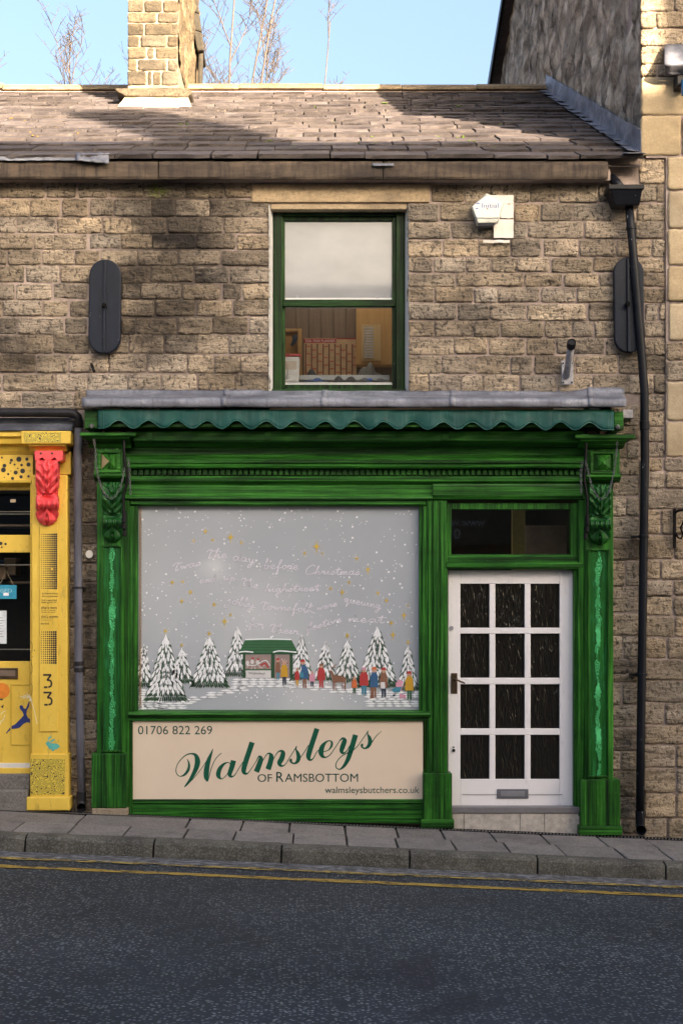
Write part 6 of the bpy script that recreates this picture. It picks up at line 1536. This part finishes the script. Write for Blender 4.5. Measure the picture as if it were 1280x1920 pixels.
# ------------------------------------------------------------------ fixings on the wall
def plate(lab, cx, y0, y1, hw, lean=0):
    t = thing('wall_tie_plate', lab, 'wall plate', W(cx, y1, .0), 'navy tie plates on the upper wall')
    n = 14; pts = []
    for i in range(n+1): a = math.pi*i/n; pts.append((cx+hw*math.cos(a), y0+hw*1.0-hw*math.sin(a)*1.0))
    for i in range(n+1): a = math.pi+math.pi*i/n; pts.append((cx-lean+hw*math.cos(a), y1-hw-hw*math.sin(a)))
    Yp = -.012
    obj('plate', MB().prism_y([(X_(a,Yp), Z_(b,Yp)) for a, b in pts], Yp, .035), M['navy'], t, bevel=.008)
    obj('rib', MB().prism_y([(X_(a,Yp-.02), Z_(b,Yp-.02)) for a, b in ((cx-3.5,y0+2),(cx+1.5,y0+2),(cx+1.5-lean,y1-2),(cx-3.5-lean,y1-2))], Yp-.02, Yp-.0005), M['navy'], t, bevel=.004)
    obj('bolt', MB().tube([W(cx-2,(y0+y1)/2-2,Yp-.015), W(cx-2,(y0+y1)/2-2,Yp-.045)], [.022,.020], 6).tube([W(cx-2,(y0+y1)/2-2,Yp-.04), W(cx-2,(y0+y1)/2-2,Yp-.065)], .011, 8), M['iron'], t)
    return t
plate('navy rounded tie plate on blackened stones left of the upstairs window', 197.5, 486, 663, 30, 1.5)
plate('navy rounded tie plate half hidden behind the black downpipe', 1178, 482, 661, 28, -1.5)
al = thing('alarm_box', 'white five-sided alarm box reading Initial on the upper wall', 'alarm box', W(913, 424, 0))
Ya, Yb_ = -.055, .045
def outl(k, cx=914, cy=394): return [(cx+(a-cx)*k, cy+(b-cy)*k) for a, b in ((912,365),(941,385),(934,410),(892,410),(884.5,387))]
body = MB()
f_ = [(912,365),(941,384),(934,408.5),(892,408.5),(884.5,387)]
b_ = [(912,362),(944,384),(933,421),(893,423),(882,389)]
vs_ = [W(a,b,Ya) for a,b in f_]+[W(a,b,Yb_) for a,b in b_]
body.add(vs_, [(4,3,2,1,0)]+[(i,(i+1)%5,(i+1)%5+5,i+5) for i in range(5)])
obj('cover', body, M['alarm'], al, bevel=.006)
lowp = MB(); vl = [W(893,410,Ya+.002), W(933.5,410,Ya+.002), W(930,417,Ya+.006), W(895.5,418,Ya+.006)]
lowp.add(vl+[(p[0], Yb_, p[2]) for p in vl], [(3,2,1,0),(0,1,5,4),(1,2,6,5),(2,3,7,6),(3,0,4,7)])
obj('lamp_window', lowp, simple('alarm_lens', (.60, .61, .55), .35), al, bevel=.004)
vl = [W(897,418.5,Ya+.012), W(929,417.5,Ya+.012), W(925,423,Ya+.03), W(898,424,Ya+.03)]
obj('base', MB().add(vl+[(p[0], Yb_, p[2]) for p in vl], [(3,2,1,0),(0,1,5,4),(1,2,6,5),(2,3,7,6),(3,0,4,7)]), M['greyplastic'], al)
abl = simple('alarm_blue', (.10, .14, .40), .5)
text('lettering', 'Initial', (902.5, 934, 381, 389.5), Ya-.0015, abl, al)
obj('logo', MB().stroke([(891,383,.6),(895,381.3,2.2),(899,382,1.2),(898.5,383.5,.6)], Ya-.0015, 0).stroke([(890.3,392,.6),(893,391,2.4),(896.5,391,.8)], Ya-.0015, 0), abl, al)
obj('tamper_screw', MB().tube([W(913.2,391.5,Ya+.002), W(913.2,391.5,Ya-.003)], .005, 8), simple('screw_red', (.16, .03, .02), .5), al)
fb_ = thing('flag_bracket', 'grey steel angled flagpole socket bolted low on the wall', 'bracket', W(1063, 722, .0))
obj('back_plate', MB().pbox(1052, 1074, 676, 721, .015, .03), M['steel'], fb_, bevel=.003)
obj('socket', MB().tube([W(1061,706,.01), W(1065,680,-.10), W(1070,650,-.24)], [.026,.027,.028], 16), M['steel'], fb_, smooth=True)
obj('collar', MB().tube([W(1069.6,651,-.235), W(1071,641,-.28)], [.034,.034], 16, False).tube([W(1070.6,643,-.27), W(1070.8,642.5,-.273)], .029, 16), M['iron'], fb_)
for px, py in ((1055,681),(1071,681),(1055,717),(1071,717)): obj('bolt', MB().tube([W(px,py,.016), W(px,py,.004)], .008, 6), M['iron'], fb_)
tag(obj('iron_peg', MB().tube([W(172,682,.06), W(174,688,-.03), W(177,697,-.06)], .011, 8), M['iron'], smooth=True), 'short rusty iron peg below the left tie plate', 'peg')
tag(obj('pipe_stub', MB().pbox(1166, 1186, 768, 784, .0, .06), M['steel'], bevel=.004), 'small grey junction plate beside the awning end block', 'plate')
tag(obj('wall_plug', MB().disc(168, 1039, 7, YS-.03, 10, 0, 1.1), M['patch'], solid=.02), 'round white filler patch on dark wall beside left pilaster', 'patch')
hb = thing('sign_bracket', 'black wrought iron scroll bracket on the right-hand wall', 'bracket', W(1264, 1025, .0))
obj('back_bar', MB().pbox(1262, 1267, 953, 1027, -.01, .02), M['iron'], hb, bevel=.003)
obj('scroll', MB().tube([W(1266,960,-.02), W(1272,957,-.04), W(1290,956,-.2), W(1300,962,-.3)], .010, 8).tube([W(1266,1000,-.02), W(1270,1008,-.04), W(1276,1010,-.06), W(1279,1002,-.07), W(1275,990,-.08), W(1282,975,-.14), W(1290,962,-.2)], .008, 8), M['iron'], hb, smooth=True)
# litter along the gutter and in the paving joints
lt_ = MB(); r = random.Random(3)
for i in range(260):
    x = r.uniform(-3, 3.2); y = YK-r.random()**2*.10-.004; s_ = r.uniform(.004, .013); a = r.uniform(0, 6.28)
    z = -.118+gz(x)+r.uniform(0,.004)
    pts = [(x+s_*math.cos(a+k*1.571)*(1 if k % 2 else .45), y+s_*math.sin(a+k*1.571)*(1 if k % 2 else .45), z+r.uniform(0,.006)) for k in range(4)]
    lt_.add(pts, [(0,1,2,3)])
kind(tag(obj('leaf_litter', lt_, simple('litter', (.12, .09, .06), .9, .5, 80)), 'crumbs of dead leaf and grit along the kerb foot', 'litter'), 'stuff')
